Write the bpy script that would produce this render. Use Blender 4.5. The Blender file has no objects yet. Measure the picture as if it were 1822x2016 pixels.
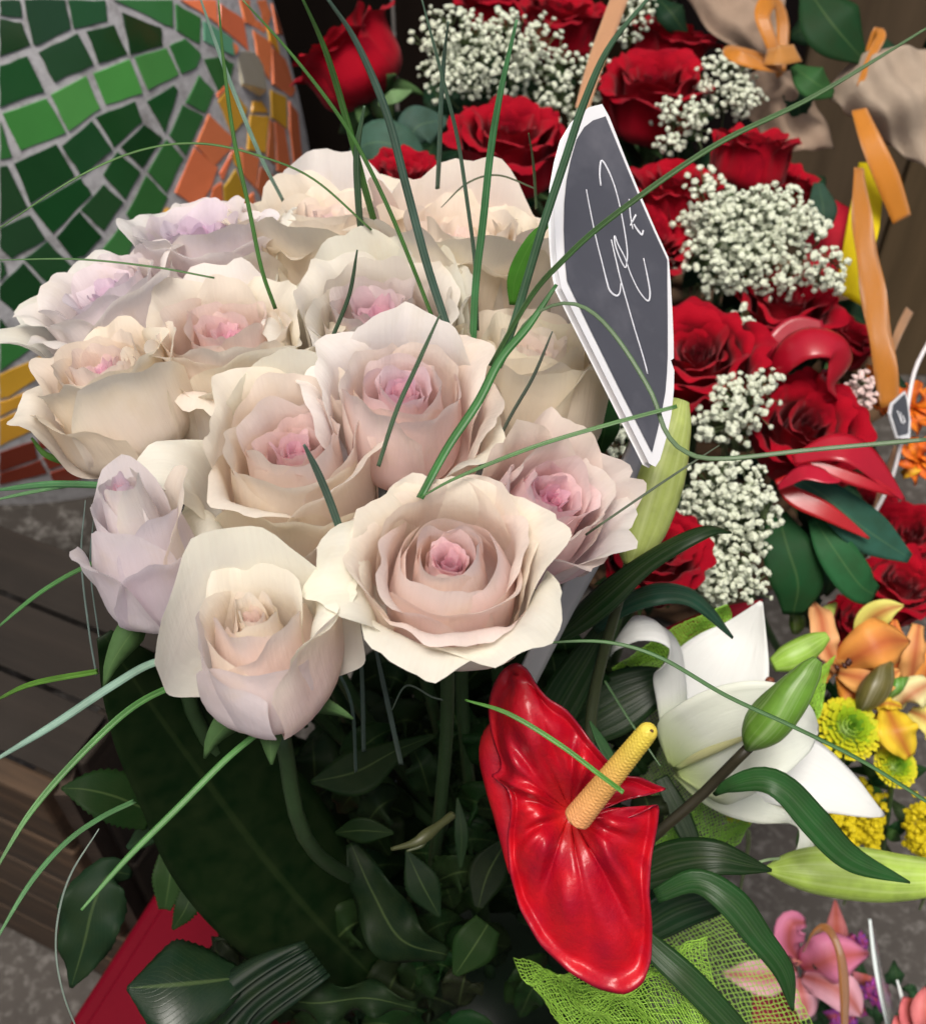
import bpy, math, random
import numpy as np
from mathutils import Vector, Matrix

# ------------------------------------------------------------------ camera, world, sun, exposure
sc = bpy.context.scene
C = sc.collection
PITCH = math.radians(48.0)
CAMZ = 1.10
F = 911.0 / math.tan(math.radians(22.5))          # focal length in picture units (picture 1822 x 2016)
cp, sp = math.cos(PITCH), math.sin(PITCH)
CAM = np.array([0.0, 0.0, CAMZ])
RIGHT = np.array([1.0, 0, 0]); FWD = np.array([0, cp, -sp]); UP = np.array([0, sp, cp])
cam_data = bpy.data.cameras.new('camera')
cam = bpy.data.objects.new('camera', cam_data); C.objects.link(cam)
cam.location = CAM; cam.rotation_euler = (math.pi / 2 - PITCH, 0, 0)
cam_data.sensor_fit = 'HORIZONTAL'; cam_data.sensor_width = 3.6
cam_data.lens = 1.8 / math.tan(math.radians(22.5))
cam_data.clip_start = 0.01; cam_data.clip_end = 100
cam_data.dof.use_dof = True; cam_data.dof.focus_distance = 0.42; cam_data.dof.aperture_fstop = 1.7
sc.camera = cam

SUN_EL, SUN_AZ = math.radians(74), math.radians(195)      # azimuth clockwise from +Y: almost overhead, a little behind the camera
world = bpy.data.worlds.new('World'); sc.world = world; world.use_nodes = True
wn = world.node_tree.nodes; wl = world.node_tree.links
sky = wn.new('ShaderNodeTexSky'); sky.sky_type = 'NISHITA'; sky.sun_disc = False
sky.sun_elevation = SUN_EL; sky.sun_rotation = SUN_AZ
sky.air_density = 0.8; sky.dust_density = 8.0; sky.ozone_density = 0.0
wl.new(sky.outputs[0], wn['Background'].inputs['Color']); wn['Background'].inputs['Strength'].default_value = 0.07
sd = bpy.data.lights.new('sun', 'SUN'); sd.energy = 1.5; sd.angle = math.radians(24); sd.color = (1.0, 0.965, 0.92)
sun = bpy.data.objects.new('sun', sd); C.objects.link(sun)
sdir = Vector((math.sin(SUN_AZ) * math.cos(SUN_EL), math.cos(SUN_AZ) * math.cos(SUN_EL), math.sin(SUN_EL)))
sun.rotation_euler = (-sdir).to_track_quat('-Z', 'Y').to_euler(); sun.location = (0, 0, 5)
vs = sc.view_settings
vs.view_transform = 'Standard'; vs.look = 'None'; vs.gamma = 1.0; vs.exposure = 0.82; vs.use_curve_mapping = False
sc.cycles.max_bounces = 12; sc.cycles.diffuse_bounces = 9; sc.cycles.transparent_max_bounces = 8

# ------------------------------------------------------------------ helpers
def P(u, v, d): return CAM + d * ((u - 911) / F * RIGHT + (1008 - v) / F * UP + FWD)
def PP(lst): return np.array([P(*q) for q in lst])
def V3(x, y, z): return x * RIGHT + y * UP - z * FWD      # picture right, picture up, towards the camera
def px(w, d): return w * d / F
def nrm(v): return v / (np.linalg.norm(v) + 1e-12)
def smooth(a, b, x): t = np.clip((x - a) / (b - a), 0, 1); return t * t * (3 - 2 * t)

def spline(pts, n):
    pts = np.asarray(pts, float); m = len(pts)
    if m == 2: return pts[0] + np.linspace(0, 1, n)[:, None] * (pts[1] - pts[0])
    ext = np.vstack([2 * pts[0] - pts[1], pts, 2 * pts[-1] - pts[-2]])
    # Catmull-Rom, spaced by chord length
    seg = np.r_[0, np.cumsum(np.linalg.norm(np.diff(pts, axis=0), axis=1))]
    x = np.linspace(0, seg[-1], n); i = np.clip(np.searchsorted(seg, x, side='right') - 1, 0, m - 2)
    t = ((x - seg[i]) / (seg[i + 1] - seg[i] + 1e-12))[:, None]
    p0, p1, p2, p3 = ext[i], ext[i + 1], ext[i + 2], ext[i + 3]
    return 0.5 * (2 * p1 + (p2 - p0) * t + (2 * p0 - 5 * p1 + 4 * p2 - p3) * t**2 + (3 * p1 - p0 - 3 * p2 + p3) * t**3)

def thing(name, label, cat, loc, group=None, rot=None):
    o = bpy.data.objects.new(name, None); C.objects.link(o); o.empty_display_size = 0.01
    o.location = loc
    if rot is not None: o.rotation_euler = rot.to_euler()
    return tag(o, label, cat, group)
def tag(o, label, cat, group=None):
    o['label'] = label; o['category'] = cat
    if group: o['group'] = group
    return o
def newmesh(name, V, Fc, uv=None, smooth_=True):
    me = bpy.data.meshes.new(name)
    me.from_pydata(np.asarray(V, float).tolist(), [], Fc if isinstance(Fc, list) else Fc.tolist())
    if uv is not None:
        idx = np.empty(len(me.loops), dtype=np.int32); me.loops.foreach_get('vertex_index', idx)
        me.uv_layers.new(name='UVMap').data.foreach_set('uv', np.asarray(uv, np.float32)[idx].ravel())
    if smooth_: me.polygons.foreach_set('use_smooth', [True] * len(me.polygons))
    me.update(); return me
def put(name, me, mat, parent=None, col=None, loc=None, thick=0):
    o = bpy.data.objects.new(name, me); C.objects.link(o)
    if mat is not None and not me.materials: me.materials.append(mat)
    if parent is not None: o.parent = parent
    if loc is not None: o.location = loc
    if col is not None: o.color = tuple(col) if len(col) == 4 else (*col, 1.0)
    if thick:
        md = o.modifiers.new('thickness', 'SOLIDIFY'); md.thickness = thick; md.offset = 0
    return o
def mk(name, V, Fc, mat, parent=None, uv=None, col=None, thick=0, smooth_=True):
    """mesh given in world coordinates; stored relative to its parent thing (translation only) or to its own base"""
    V = np.asarray(V, float)
    base = np.array(parent.location) if parent is not None else V[0].copy()
    if parent is not None and parent.parent is not None: base = base + np.array(parent.parent.location)
    o = put(name, newmesh(name, V - base, Fc, uv, smooth_), mat, parent, col, None if parent is not None else base, thick)
    return o
_G = {}
def gridfaces(n, m):
    if (n, m) not in _G:
        i, j = np.meshgrid(np.arange(n - 1), np.arange(m - 1), indexing='ij'); a = (i * m + j).ravel()
        _G[(n, m)] = np.stack([a, a + 1, a + m + 1, a + m], 1)
    return _G[(n, m)]
def smooth1(v, t):
    v = np.asarray(v, float); m = len(v)
    if m < 3: return np.interp(t, np.linspace(0, 1, m), v)
    e = np.r_[2 * v[0] - v[1], v, 2 * v[-1] - v[-2]]; x = t * (m - 1); i = np.clip(x.astype(int), 0, m - 2); f = x - i
    p0, p1, p2, p3 = e[i], e[i + 1], e[i + 2], e[i + 3]
    r = .5 * (2 * p1 + (p2 - p0) * f + (2 * p0 - 5 * p1 + 4 * p2 - p3) * f**2 + (3 * p1 - p0 - 3 * p2 + p3) * f**3)
    return np.clip(r, min(v.min(), .0001), None)
def ribbon_mesh(pts, half, hint=(0, 0, 1), n=24, m=5, cup=0.0, wave=0.0, waves=3, fold=0.0, seed=0, twist=0.0, serr=0.0):
    """pts: world points of the spine; half: half widths (m); returns V, F, uv. hint: outward normal in picture axes"""
    c = spline(pts, n); t = np.linspace(0, 1, n); w = smooth1(half, t)
    hs = np.atleast_2d(np.asarray(hint, float)); hs = np.stack([np.interp(t, np.linspace(0, 1, len(hs)), hs[:, k]) for k in range(3)], 1)
    T = np.gradient(c, axis=0); T /= np.linalg.norm(T, axis=1)[:, None] + 1e-12
    H = hs[:, :1] * RIGHT + hs[:, 1:2] * UP - hs[:, 2:] * FWD
    B = np.cross(T, H); B /= np.linalg.norm(B, axis=1)[:, None] + 1e-12
    N = np.cross(B, T)
    if twist:
        a = (twist * t)[:, None]; B, N = B * np.cos(a) + N * np.sin(a), N * np.cos(a) - B * np.sin(a)
    s = np.linspace(-1, 1, m); r = random.Random(seed); ph = r.random() * 6.28
    ww = w[:, None] * (1 + serr * np.where(np.abs(s) > .9, ((np.arange(n) % 2) - .5)[:, None], 0))
    off = cup * w[:, None] * s**2 + fold * w[:, None] * np.abs(s)
    if wave: off = off + wave * (np.sin(t[:, None] * waves * 6.28 + ph + 1.3 * np.sign(s)) * np.abs(s)**2 * (w[:, None] / max(w.max(), 1e-9)))
    Vt = c[:, None] + B[:, None] * (s * ww)[..., None] + N[:, None] * off[..., None]
    uv = np.stack(np.broadcast_arrays((s / 2 + .5)[None, :], t[:, None]), -1).reshape(-1, 2)
    return Vt.reshape(-1, 3), gridfaces(n, m), uv
def ribbon(name, pts, half_px, mat, parent=None, col=None, thick=0.0004, n=24, m=5, **k):
    W = PP(pts); ds = [q[2] for q in pts]
    dd = np.interp(np.linspace(0, 1, len(half_px)), np.linspace(0, 1, len(ds)), ds)
    V, Fc, uv = ribbon_mesh(W, [h * d / F for h, d in zip(half_px, dd)], n=n, m=m, **k)
    return mk(name, V, Fc, mat, parent, uv, col, thick)
def tube_mesh(pts, rad, n=20, sides=8, lobes=0, lobe_amp=0.0, cap=True):
    c = spline(pts, n); t = np.linspace(0, 1, n); r = smooth1(rad, t)
    T = np.gradient(c, axis=0); T /= np.linalg.norm(T, axis=1)[:, None] + 1e-12
    ref = np.array([0.31, 0.2, 0.93]); 
    if abs(np.dot(ref, T[0])) > .9: ref = np.array([.9, .3, .1])
    B = np.cross(T, ref); B /= np.linalg.norm(B, axis=1)[:, None] + 1e-12; N = np.cross(B, T)
    a = np.linspace(0, 2 * np.pi, sides, endpoint=False)
    rr = r[:, None] * (1 + lobe_amp * np.cos(lobes * a)[None, :] if lobes else np.ones((1, sides)))
    V = c[:, None] + B[:, None] * (rr * np.cos(a))[..., None] + N[:, None] * (rr * np.sin(a))[..., None]
    i, j = np.meshgrid(np.arange(n - 1), np.arange(sides), indexing='ij'); j2 = (j + 1) % sides
    Fc = np.stack([i * sides + j, i * sides + j2, (i + 1) * sides + j2, (i + 1) * sides + j], -1).reshape(-1, 4).tolist()
    if cap: Fc += [list(range(sides))[::-1], [(n - 1) * sides + k for k in range(sides)]]
    uv = np.stack(np.broadcast_arrays((np.arange(sides) / sides)[None, :], t[:, None]), -1).reshape(-1, 2)
    return V.reshape(-1, 3), Fc, uv
def tube(name, pts3, rad, mat, parent=None, col=None, **k):
    V, Fc, uv = tube_mesh(pts3, rad, **k); return mk(name, V, Fc, mat, parent, uv, col)
class MB:
    def __init__(s): s.V = []; s.F = []; s.U = []; s.n = 0
    def add(s, V, Fc, uv=None):
        s.V.append(np.asarray(V)); s.F.append([[x + s.n for x in f] for f in (Fc if isinstance(Fc, list) else Fc.tolist())])
        s.U.append(np.zeros((len(V), 2)) if uv is None else np.asarray(uv)); s.n += len(V)
    def build(s, name, mat, parent=None, col=None, thick=0, smooth_=True):
        return mk(name, np.vstack(s.V), [f for l in s.F for f in l], mat, parent, np.vstack(s.U), col, thick, smooth_)
def box_vf(c, hx, hy, hz, ax=None, jig=0, rnd=None):
    ax = np.eye(3) if ax is None else ax
    V = []
    for x in (-1, 1):
        for y in (-1, 1):
            for z in (-1, 1): V.append(np.asarray(c) + ax[0] * hx * x + ax[1] * hy * y + ax[2] * hz * z)
    return np.array(V), [[0, 1, 3, 2], [4, 6, 7, 5], [0, 4, 5, 1], [2, 3, 7, 6], [0, 2, 6, 4], [1, 5, 7, 3]]
def bevel(o, w, seg=2):
    md = o.modifiers.new('bevel', 'BEVEL'); md.width = w; md.segments = seg; md.limit_method = 'ANGLE'; return o

# ------------------------------------------------------------------ materials
class NT:
    def __init__(s, name):
        s.m = bpy.data.materials.new(name); s.m.use_nodes = True; s.t = s.m.node_tree; s.b = s.t.nodes['Principled BSDF']; s.out = s.t.nodes['Material Output']
    def n(s, ty, **k):
        nd = s.t.nodes.new('ShaderNode' + ty)
        for a, b in k.items(): setattr(nd, a, b)
        return nd
    def l(s, a, b): s.t.links.new(a, b)
    def val(s, **k):
        for a, b in k.items(): s.b.inputs[a.replace('_', ' ')].default_value = b
    def mix(s, a, b, f, mode='MIX'):
        nd = s.n('Mix', data_type='RGBA', blend_type=mode)
        for sock, v in ((nd.inputs['A'], a), (nd.inputs['B'], b)):
            if isinstance(v, tuple): sock.default_value = (*v, 1) if len(v) == 3 else v
            else: s.l(v, sock)
        if isinstance(f, (int, float)): nd.inputs['Factor'].default_value = f
        else: s.l(f, nd.inputs['Factor'])
        return nd.outputs['Result']
    def ramp(s, f, stops):
        nd = s.n('ValToRGB'); e = nd.color_ramp.elements
        while len(e) < len(stops): e.new(.5)
        for el, (p, c) in zip(e, stops): el.position = p; el.color = (c, c, c, 1) if isinstance(c, (int, float)) else (*c, 1)
        s.l(f, nd.inputs[0]); return nd.outputs[0]
    def math(s, op, a, b=None, c=None):
        nd = s.n('Math', operation=op)
        for i, v in enumerate((a, b, c)):
            if v is None: continue
            if isinstance(v, (int, float)): nd.inputs[i].default_value = v
            else: s.l(v, nd.inputs[i])
        return nd.outputs[0]
    def uv(s, sx=1, sy=1):
        tc = s.n('UVMap'); mp = s.n('Mapping'); mp.inputs['Scale'].default_value = (sx, sy, 1); s.l(tc.outputs[0], mp.inputs[0]); return mp.outputs[0]
    def pos(s, sc_=1):
        g = s.n('NewGeometry'); mp = s.n('Mapping'); mp.inputs['Scale'].default_value = (sc_,) * 3 if not isinstance(sc_, tuple) else sc_
        s.l(g.outputs['Position'], mp.inputs[0]); return mp.outputs[0]
    def noise(s, vec, scale, detail=3, rough=.5):
        nd = s.n('TexNoise'); nd.inputs['Scale'].default_value = scale; nd.inputs['Detail'].default_value = detail; nd.inputs['Roughness'].default_value = rough
        s.l(vec, nd.inputs['Vector']); return nd.outputs[0]
    def bump(s, h, st, dist=.001):
        nd = s.n('Bump'); nd.inputs['Strength'].default_value = st; nd.inputs['Distance'].default_value = dist; s.l(h, nd.inputs['Height']); s.l(nd.outputs[0], s.b.inputs['Normal']); return nd.outputs[0]
    def oc(s): nd = s.n('ObjectInfo'); return nd.outputs['Color'], nd.outputs['Alpha'], nd.outputs['Random']
    def sepuv(s): nd = s.n('SeparateXYZ'); tc = s.n('UVMap'); s.l(tc.outputs[0], nd.inputs[0]); return nd.outputs[0], nd.outputs[1]
    def color(s, c): s.l(c, s.b.inputs['Base Color'])
    def translucent(s, col, f, normal=None):
        tr = s.n('BsdfTranslucent'); s.l(col, tr.inputs[0]); mx = s.n('MixShader'); mx.inputs[0].default_value = f
        if normal is not None: s.l(normal, tr.inputs['Normal'])
        s.l(s.b.outputs[0], mx.inputs[1]); s.l(tr.outputs[0], mx.inputs[2]); s.l(mx.outputs[0], s.out.inputs[0])

def m_petal(name, rim, rim_amt, rough, trans, sheen=0.0, spec=.25, blotch=(.78, .70, .48), blotch_amt=.5, throat=None, streak=None):
    k = NT(name); c, a, r = k.oc(); u, v = k.sepuv()
    n1 = k.noise(k.uv(1, 1), 3.0, 3)
    rimf = k.math('MULTIPLY', k.ramp(v, [(.62, 0), (.97, 1)]), a)
    rimf = k.math('MULTIPLY', rimf, k.math('ADD', .4, n1)); rimf = k.math('MULTIPLY', rimf, rim_amt)
    col = k.mix(c, rim, rimf)
    bl = k.ramp(k.noise(k.pos(60), 1.0, 4, .6), [(.52, 0), (.75, 1)])
    col = k.mix(col, blotch, k.math('MULTIPLY', bl, blotch_amt))
    vein = k.noise(k.uv(46, 2.2), 1.0, 3)
    col = k.mix(col, (0.62, 0.5, 0.46), k.math('MULTIPLY', k.ramp(vein, [(.45, 0), (.8, 1)]), (.09 if sheen == 0 else .0)))
    if streak: col = k.mix(col, k.mix(col, streak, .75), k.ramp(k.math('ABSOLUTE', k.math('SUBTRACT', u, .5)), [(.02, 1), (.30, 0)]))
    if throat: col = k.mix(col, throat, k.ramp(v, [(.03, 1), (.33, 0)]))
    k.color(col); k.val(Roughness=rough, Specular_IOR_Level=spec, Sheen_Weight=sheen, Sheen_Roughness=.5)
    h = k.math('ADD', k.math('MULTIPLY', vein, .35), k.noise(k.uv(5, 3), 1.5, 3))
    b = k.bump(h, .42, .0014)
    k.translucent(col, trans, b); return k.m
def m_leaf(name, rough=.35, trans=.18, stripes=0, midrib=.5, vein_col=(.25, .36, .12), spec=.4, crack=0.0, smul=.5, bst=.3):
    k = NT(name); c, a, r = k.oc(); u, v = k.sepuv()
    n1 = k.noise(k.pos(90), 1.0, 4)
    col = k.mix(c, k.mix(c, (0.02, 0.03, 0.01), .55), k.ramp(n1, [(.3, 0), (.75, .8)]))
    ab = k.math('ABSOLUTE', k.math('SUBTRACT', u, .5))
    mr = k.math('MULTIPLY', k.ramp(ab, [(0.012, 1), (.03, 0)]), midrib)
    vein_col = k.mix(c, vein_col, .35)
    col = k.mix(col, vein_col, mr)
    if stripes:
        w = k.noise(k.uv(stripes, .6), 1.0, 2); col = k.mix(col, k.mix(c, (1, 1, .8), .25), k.math('MULTIPLY', k.ramp(w, [(.45, 0), (.7, 1)]), smul)); h = w
    else:
        wv = k.n('TexWave', wave_type='BANDS', bands_direction='DIAGONAL'); wv.inputs['Scale'].default_value = 3.2; wv.inputs['Distortion'].default_value = 1.2
        cmb = k.n('CombineXYZ'); k.l(k.math('MULTIPLY', ab, 3.0), cmb.inputs[0]); k.l(k.math('MULTIPLY', v, -2.2), cmb.inputs[1]); k.l(cmb.outputs[0], wv.inputs['Vector'])
        side = k.ramp(wv.outputs['Fac'], [(.9, 0), (1, 1)]); col = k.mix(col, vein_col, k.math('MULTIPLY', side, .10 * midrib)); h = k.math('ADD', k.math('MULTIPLY', side, -.15), n1)
    if crack: col = k.mix(col, (.32, .26, .16), k.math('MULTIPLY', k.ramp(k.noise(k.pos(160), 1, 5, .7), [(.62, 0), (.7, 1)]), crack))
    k.color(col); k.val(Roughness=rough, Specular_IOR_Level=spec)
    b = k.bump(h, bst, .0008); k.translucent(col, trans, b); return k.m
def m_plain(name, rough=.5, spec=.4, var=.25, vscale=80, bump=.15, metal=0.0, coat=0.0, trans=0.0, dirt=None, bdist=.001):
    k = NT(name); c, a, r = k.oc(); n1 = k.noise(k.pos(vscale), 1.0, 5, .6)
    col = k.mix(c, k.mix(c, (0, 0, 0), .6), k.math('MULTIPLY', k.ramp(n1, [(.35, 0), (.8, 1)]), var))
    if dirt: col = k.mix(col, dirt[0], k.math('MULTIPLY', k.ramp(k.noise(k.pos(dirt[2]), 1, 5, .65), [(.5, 0), (.7, 1)]), dirt[1]))
    k.color(col); k.val(Roughness=rough, Specular_IOR_Level=spec, Metallic=metal, Coat_Weight=coat, Coat_Roughness=.08)
    b = k.bump(n1, bump, bdist)
    if trans: k.translucent(col, trans, b)
    return k.m

M_ROSE = m_petal('pale_rose_petal', (.84, .85, .68), .5, .5, .45, blotch=(.78, .68, .50), blotch_amt=.3)
M_RED = m_petal('red_rose_petal', (.14, .0, .006), .5, .75, .10, sheen=.06, spec=.06, blotch=(.12, .0, .008), blotch_amt=.5)
M_LILY = m_petal('lily_petal', (.86, .88, .86), .3, .42, .18, blotch_amt=0, throat=(.46, .56, .22))
M_COLOURPETAL = m_petal('coloured_lily_petal', (.8, .6, .4), .0, .45, .25, blotch_amt=0, streak=(.45, .08, .03))
M_LEAF = m_leaf('broad_leaf', rough=.48, trans=.12, midrib=.3, spec=.07)
M_STRAP = m_leaf('strap_leaf', rough=.42, trans=.03, stripes=9, midrib=.08, spec=.10, smul=.0, bst=.06)
M_GLOSSLEAF = m_leaf('glossy_leaf', rough=.28, trans=.05, spec=.28, midrib=.4)
M_LINELEAF = m_leaf('parallel_veined_leaf', rough=.30, trans=.10, stripes=14, midrib=.12, spec=.14, smul=.10)
M_GRASS = m_leaf('grass', rough=.35, trans=.3, stripes=5, midrib=.25, vein_col=(.05, .12, .05), spec=.45)
M_STEM = m_plain('stem', rough=.45, var=.4, vscale=150)
M_BUD = m_leaf('lily_bud', rough=.38, trans=.15, stripes=10, midrib=0, spec=.35)
M_TILE = m_plain('glazed_tile', rough=.16, spec=.5, var=.25, vscale=22, bump=.08, coat=.4, bdist=.002)
M_GROUT = m_plain('grout', rough=.9, spec=.2, var=.5, vscale=160, bump=.5, dirt=((.10, .09, .08), .6, 60))
M_CONCRETE = m_plain('concrete', rough=.85, spec=.3, var=.55, vscale=14, bump=.4, dirt=((.30, .29, .27), .35, 70))
M_PLASTIC = m_plain('plastic', rough=.35, spec=.45, var=.12, vscale=40, bump=.05)
M_SATIN = m_plain('satin', rough=.28, spec=.65, var=.25, vscale=60, bump=.15, trans=.15)
M_PAPER = m_plain('paper', rough=.7, spec=.2, var=.3, vscale=45, bump=.4, trans=.25, bdist=.003)
M_FLORET = m_plain('floret', rough=.6, spec=.2, var=.1, vscale=300, bump=0, trans=.15)
# ------------------------------------------------------------------ rose builder
def petal_mesh(seed, R, h, w, opn, curl, uc=.55, rb=.003, zb=.38, flat=1.0, top=.22, spiral=.0015, ruf=.0012, side=0.0, tip=0.0, ns=33, nt=20, wbase=.35, dent=0.0, ue=1.02):
    rg = np.random.RandomState(seed)
    a = np.linspace(0, np.pi / 2, 22); zba = zb * h
    r = rb + (R - rb) * np.sin(a); z = zba * (1 - np.cos(a))
    nb = 44; u = np.linspace(0, 1, nb); ds = (h - zba) / (nb - 1)
    th = np.pi / 2 - math.radians(opn) * u - math.radians(curl) * smooth(uc, ue, u)
    r2 = R + np.cumsum(np.cos(th)) * ds; z2 = zba + np.cumsum(np.sin(th)) * ds
    r = np.r_[r, r2]; z = np.r_[z, z2]
    L = np.r_[0, np.cumsum(np.hypot(np.diff(r), np.diff(z)))]; L /= L[-1]
    s = np.linspace(-1, 1, ns); S, T = np.meshgrid(s, np.linspace(0, 1, nt), indexing='ij')
    p = rg.rand(12) * 6.28
    edge = 1 - top * np.abs(S)**2.4 + tip * np.exp(-(S / .22)**2) + .022 * np.sin(4.5 * S + p[0]) + .014 * np.sin(10 * S + p[1]) + .006 * np.sin(19 * S + p[6]) + .003 * np.sin(31 * S + p[8]) - dent * np.exp(-((S - .25 * np.sin(p[2])) / .12)**2)
    Te = np.clip(T * np.clip(edge, .3, 1.25), 0, 1.0); over = np.maximum(T * edge - 1, 0)
    rr = np.interp(Te, L, r); zz = np.interp(Te, L, z) + over * h * .6
    rr = rr + over * h * .6 * math.cos(math.pi / 2 - math.radians(opn + curl))
    wf = w * (wbase + (1 - wbase) * smooth(0, .62, T))
    rho = np.maximum(rr, .0015) * flat
    ang = np.clip(S * wf / rho, -2.7, 2.7)
    x = rr - rho + rho * np.cos(ang); y = rho * np.sin(ang)
    x = x + spiral * S * (0.4 + .6 * T)
    sd = side * smooth(.45, 1, np.abs(S)) * T**1.5
    x = x + sd; z_ = zz - .35 * np.abs(sd)
    n1 = np.sin(4.1 * S + p[3] + 2 * T) + .6 * np.sin(8.3 * S + p[4]) + .30 * np.sin(14 * S + p[5] + 3 * T) + .1 * np.sin(24 * S + p[8])
    n2 = np.sin(5.3 * S + p[7]) + .5 * np.sin(11 * S + p[9])
    n3 = np.sin(2.3 * S + 4 * T + p[10]) + .6 * np.sin(3.7 * S - 5 * T + p[11])
    x = x + ruf * T**2.5 * n1 + ruf * .55 * n3 * T; z_ = z_ + ruf * .8 * T**3 * n2; y = y + ruf * .4 * T * n3
    V = np.stack([x, y, z_], -1).reshape(-1, 3)
    uv = np.stack([S / 2 + .5, T], -1).reshape(-1, 2)
    return newmesh('petal', V, gridfaces(ns, nt), uv)

def axis_matrix(ax):
    Z = Vector(nrm(V3(*ax))); X = Vector(RIGHT); X = (X - Z * X.dot(Z)).normalized(); Y = Z.cross(X)
    return Matrix((X, Y, Z)).transposed()

#        n   R      h     w     opn curl  uc   flat  top  ruf
OPEN = [(3, .0030, .0430, .0080, -4, 16, .65, 1.0, .16, .0005),
        (4, .0058, .0450, .0120, -6, 26, .65, 1.0, .18, .0008),
        (4, .0100, .0465, .0170, -8, 34, .65, 1.0, .2, .0010),
        (4, .0155, .0490, .0240, -11, 30, .65, 1.0, .2, .0010),
        (4, .0205, .0510, .0290, -6, 40, .65, 1.05, .22, .0012),
        (4, .0250, .0520, .0310, 2, 75, .6, 1.08, .24, .0015),
        (4, .0285, .0505, .0320, 10, 115, .55, 1.12, .26, .0018)]
CUP = OPEN[:2] + [(3, .0100, .0450, .0200, -14, 20, .65, 1.0, .2, .0010), (3, .0140, .0480, .0260, -16, 14, .65, 1.0, .2, .0010), (3, .0222, .0480, .0380, -26, 8, .65, 1.0, .22, .0012), (4, .0252, .0490, .0330, -6, 40, .6, 1.05, .22, .0014), (3, .0275, .0500, .0330, 2, 60, .55, 1.1, .25, .0016)]
BUD = [(3, .0030, .0580, .0080, -4, 16, .7, 1.0, .16, .0005), (4, .0056, .0600, .0120, -4, 24, .7, 1.0, .18, .0007), (4, .0098, .0610, .0170, -10, 24, .7, 1.0, .2, .0009)]
def lerp3(a, b, t): return tuple(a[i] + (b[i] - a[i]) * t for i in range(3))
PINK = (.88, .60, .68); BLUSH = (.90, .76, .71); CREAM = (.90, .82, .73); LAV = (.87, .81, .83); IVORY = (.89, .87, .78); SAND = (.86, .77, .64)
BUCKET = np.array([0.01, 0.30, 0.36])
def rose(spec):
    rg = random.Random(spec['seed']); ax = spec['ax']; s = spec.get('s', 1.0) * 1.12; d = spec['d']
    Mx = axis_matrix(ax); A = np.array(Mx.col[2])
    cen = P(spec['u'], spec['v'], d); H = .052 * s
    root = thing(spec.get('name', 'pale_rose'), spec['label'], 'rose', cen - A * H * .62, spec.get('group'), Mx)
    inv = np.array(Mx.transposed()); base = np.array(root.location)
    def loc(Vw): return (np.asarray(Vw) - base) @ inv.T
    mat = spec.get('mat', M_ROSE); core, outer = spec.get('core', PINK), spec.get('outer', CREAM); mid = spec.get('mid', BLUSH)
    rings = spec.get('rings', OPEN); skip = spec.get('skip', 0); rings = rings[:len(rings) - skip]
    ph0 = rg.random() * 6.28; k = 0
    dop, dcu, fl, rufk = spec.get('opn', 0), spec.get('curl', 1.0), spec.get('flat', 1.0), spec.get('ruf', 1.0)
    for ri, (n, R, h, w, opn, curl, uc, flat, top, ruf) in enumerate(rings):
        f = ri / max(1, len(rings) - 1)
        for j in range(n):
            phi = ph0 + ri * 2.4 + j * 2 * math.pi / n + rg.uniform(-.18, .18)
            jit = lambda a: rg.uniform(1 - a, 1 + a)
            hh = h * jit(.05) * s * (1 + .0 * f)
            me = petal_mesh(spec['seed'] * 131 + k, R * s * jit(.06), hh, w * s * jit(.10), opn + dop * f + rg.uniform(-5, 5) * (.4 + f), curl * dcu * jit(.35), uc, flat=flat * (1 + (fl - 1) * f), top=top * jit(.3), ruf=ruf * s * rufk, spiral=.0016 * s, side=.0022 * s * f * rg.uniform(0, 1.6), tip=.05 * rg.random() if f > .3 else 0, dent=.08 * rg.random() * (rg.random() < .4))
            c = lerp3(core, mid, min(1, f * 2)) if f < .5 else lerp3(mid, outer, (f - .5) * 2)
            c = tuple(min(.91, max(0, x * jit(.03))) for x in c)
            o = put('petal', me, mat, root, (*c, min(1, max(0, (f - .25) * 1.3)) * rg.uniform(.3, 1)))
            o.rotation_euler = (0, 0, phi); k += 1
    for e in spec.get('extra', []):
        q = dict(R=.028, h=.05, w=.027, opn=20, curl=90, uc=.5, flat=1.3, top=.26, ruf=.0016, side=.002); q.update({a: b for a, b in e.items() if a not in ('phi', 'col', 'rim')})
        for a in ('R', 'h', 'w', 'ruf', 'side'): q[a] *= s
        o = put('petal', petal_mesh(spec['seed'] * 131 + 90 + k, ns=21, nt=23, **q), mat, root, (*e.get('col', outer), e.get('rim', .8)))
        o.rotation_euler = (0, 0, math.radians(e['phi'])); k += 1
    # calyx, sepals and stem
    hip = tube_mesh([(0, 0, -.014 * s), (0, 0, -.006 * s), (0, 0, .001 * s), (0, 0, .006 * s)], [.003 * s, .0065 * s, .006 * s, .008 * s], n=8, sides=10)
    cal = put('calyx', newmesh('calyx', *hip), M_STEM, root, (.05, .10, .03))
    for j in range(5):
        a = ph0 + j * 1.2566; dr = np.array([math.cos(a), math.sin(a), 0]); L = .03 * s * rg.uniform(.7, 1.15); up = rg.uniform(-.5, .5)
        pts = [dr * .004 * s, dr * .4 * L + np.array([0, 0, .003 + .2 * up * L]), dr * .8 * L + np.array([0, 0, up * L * .6]), dr * L + np.array([0, 0, up * L - .004])]
        wpts = [base + np.array(Mx) @ np.array(q) for q in pts]
        V, Fc, uv = ribbon_mesh(wpts, [.003 * s, .0055 * s, .003 * s, .0004], hint=(0, -.3, .5), n=10, m=3, fold=-.3)
        put('sepal', newmesh('sepal', loc(V), Fc, uv), M_LEAF, cal, (.07, .14, .05), thick=.0005)
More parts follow.
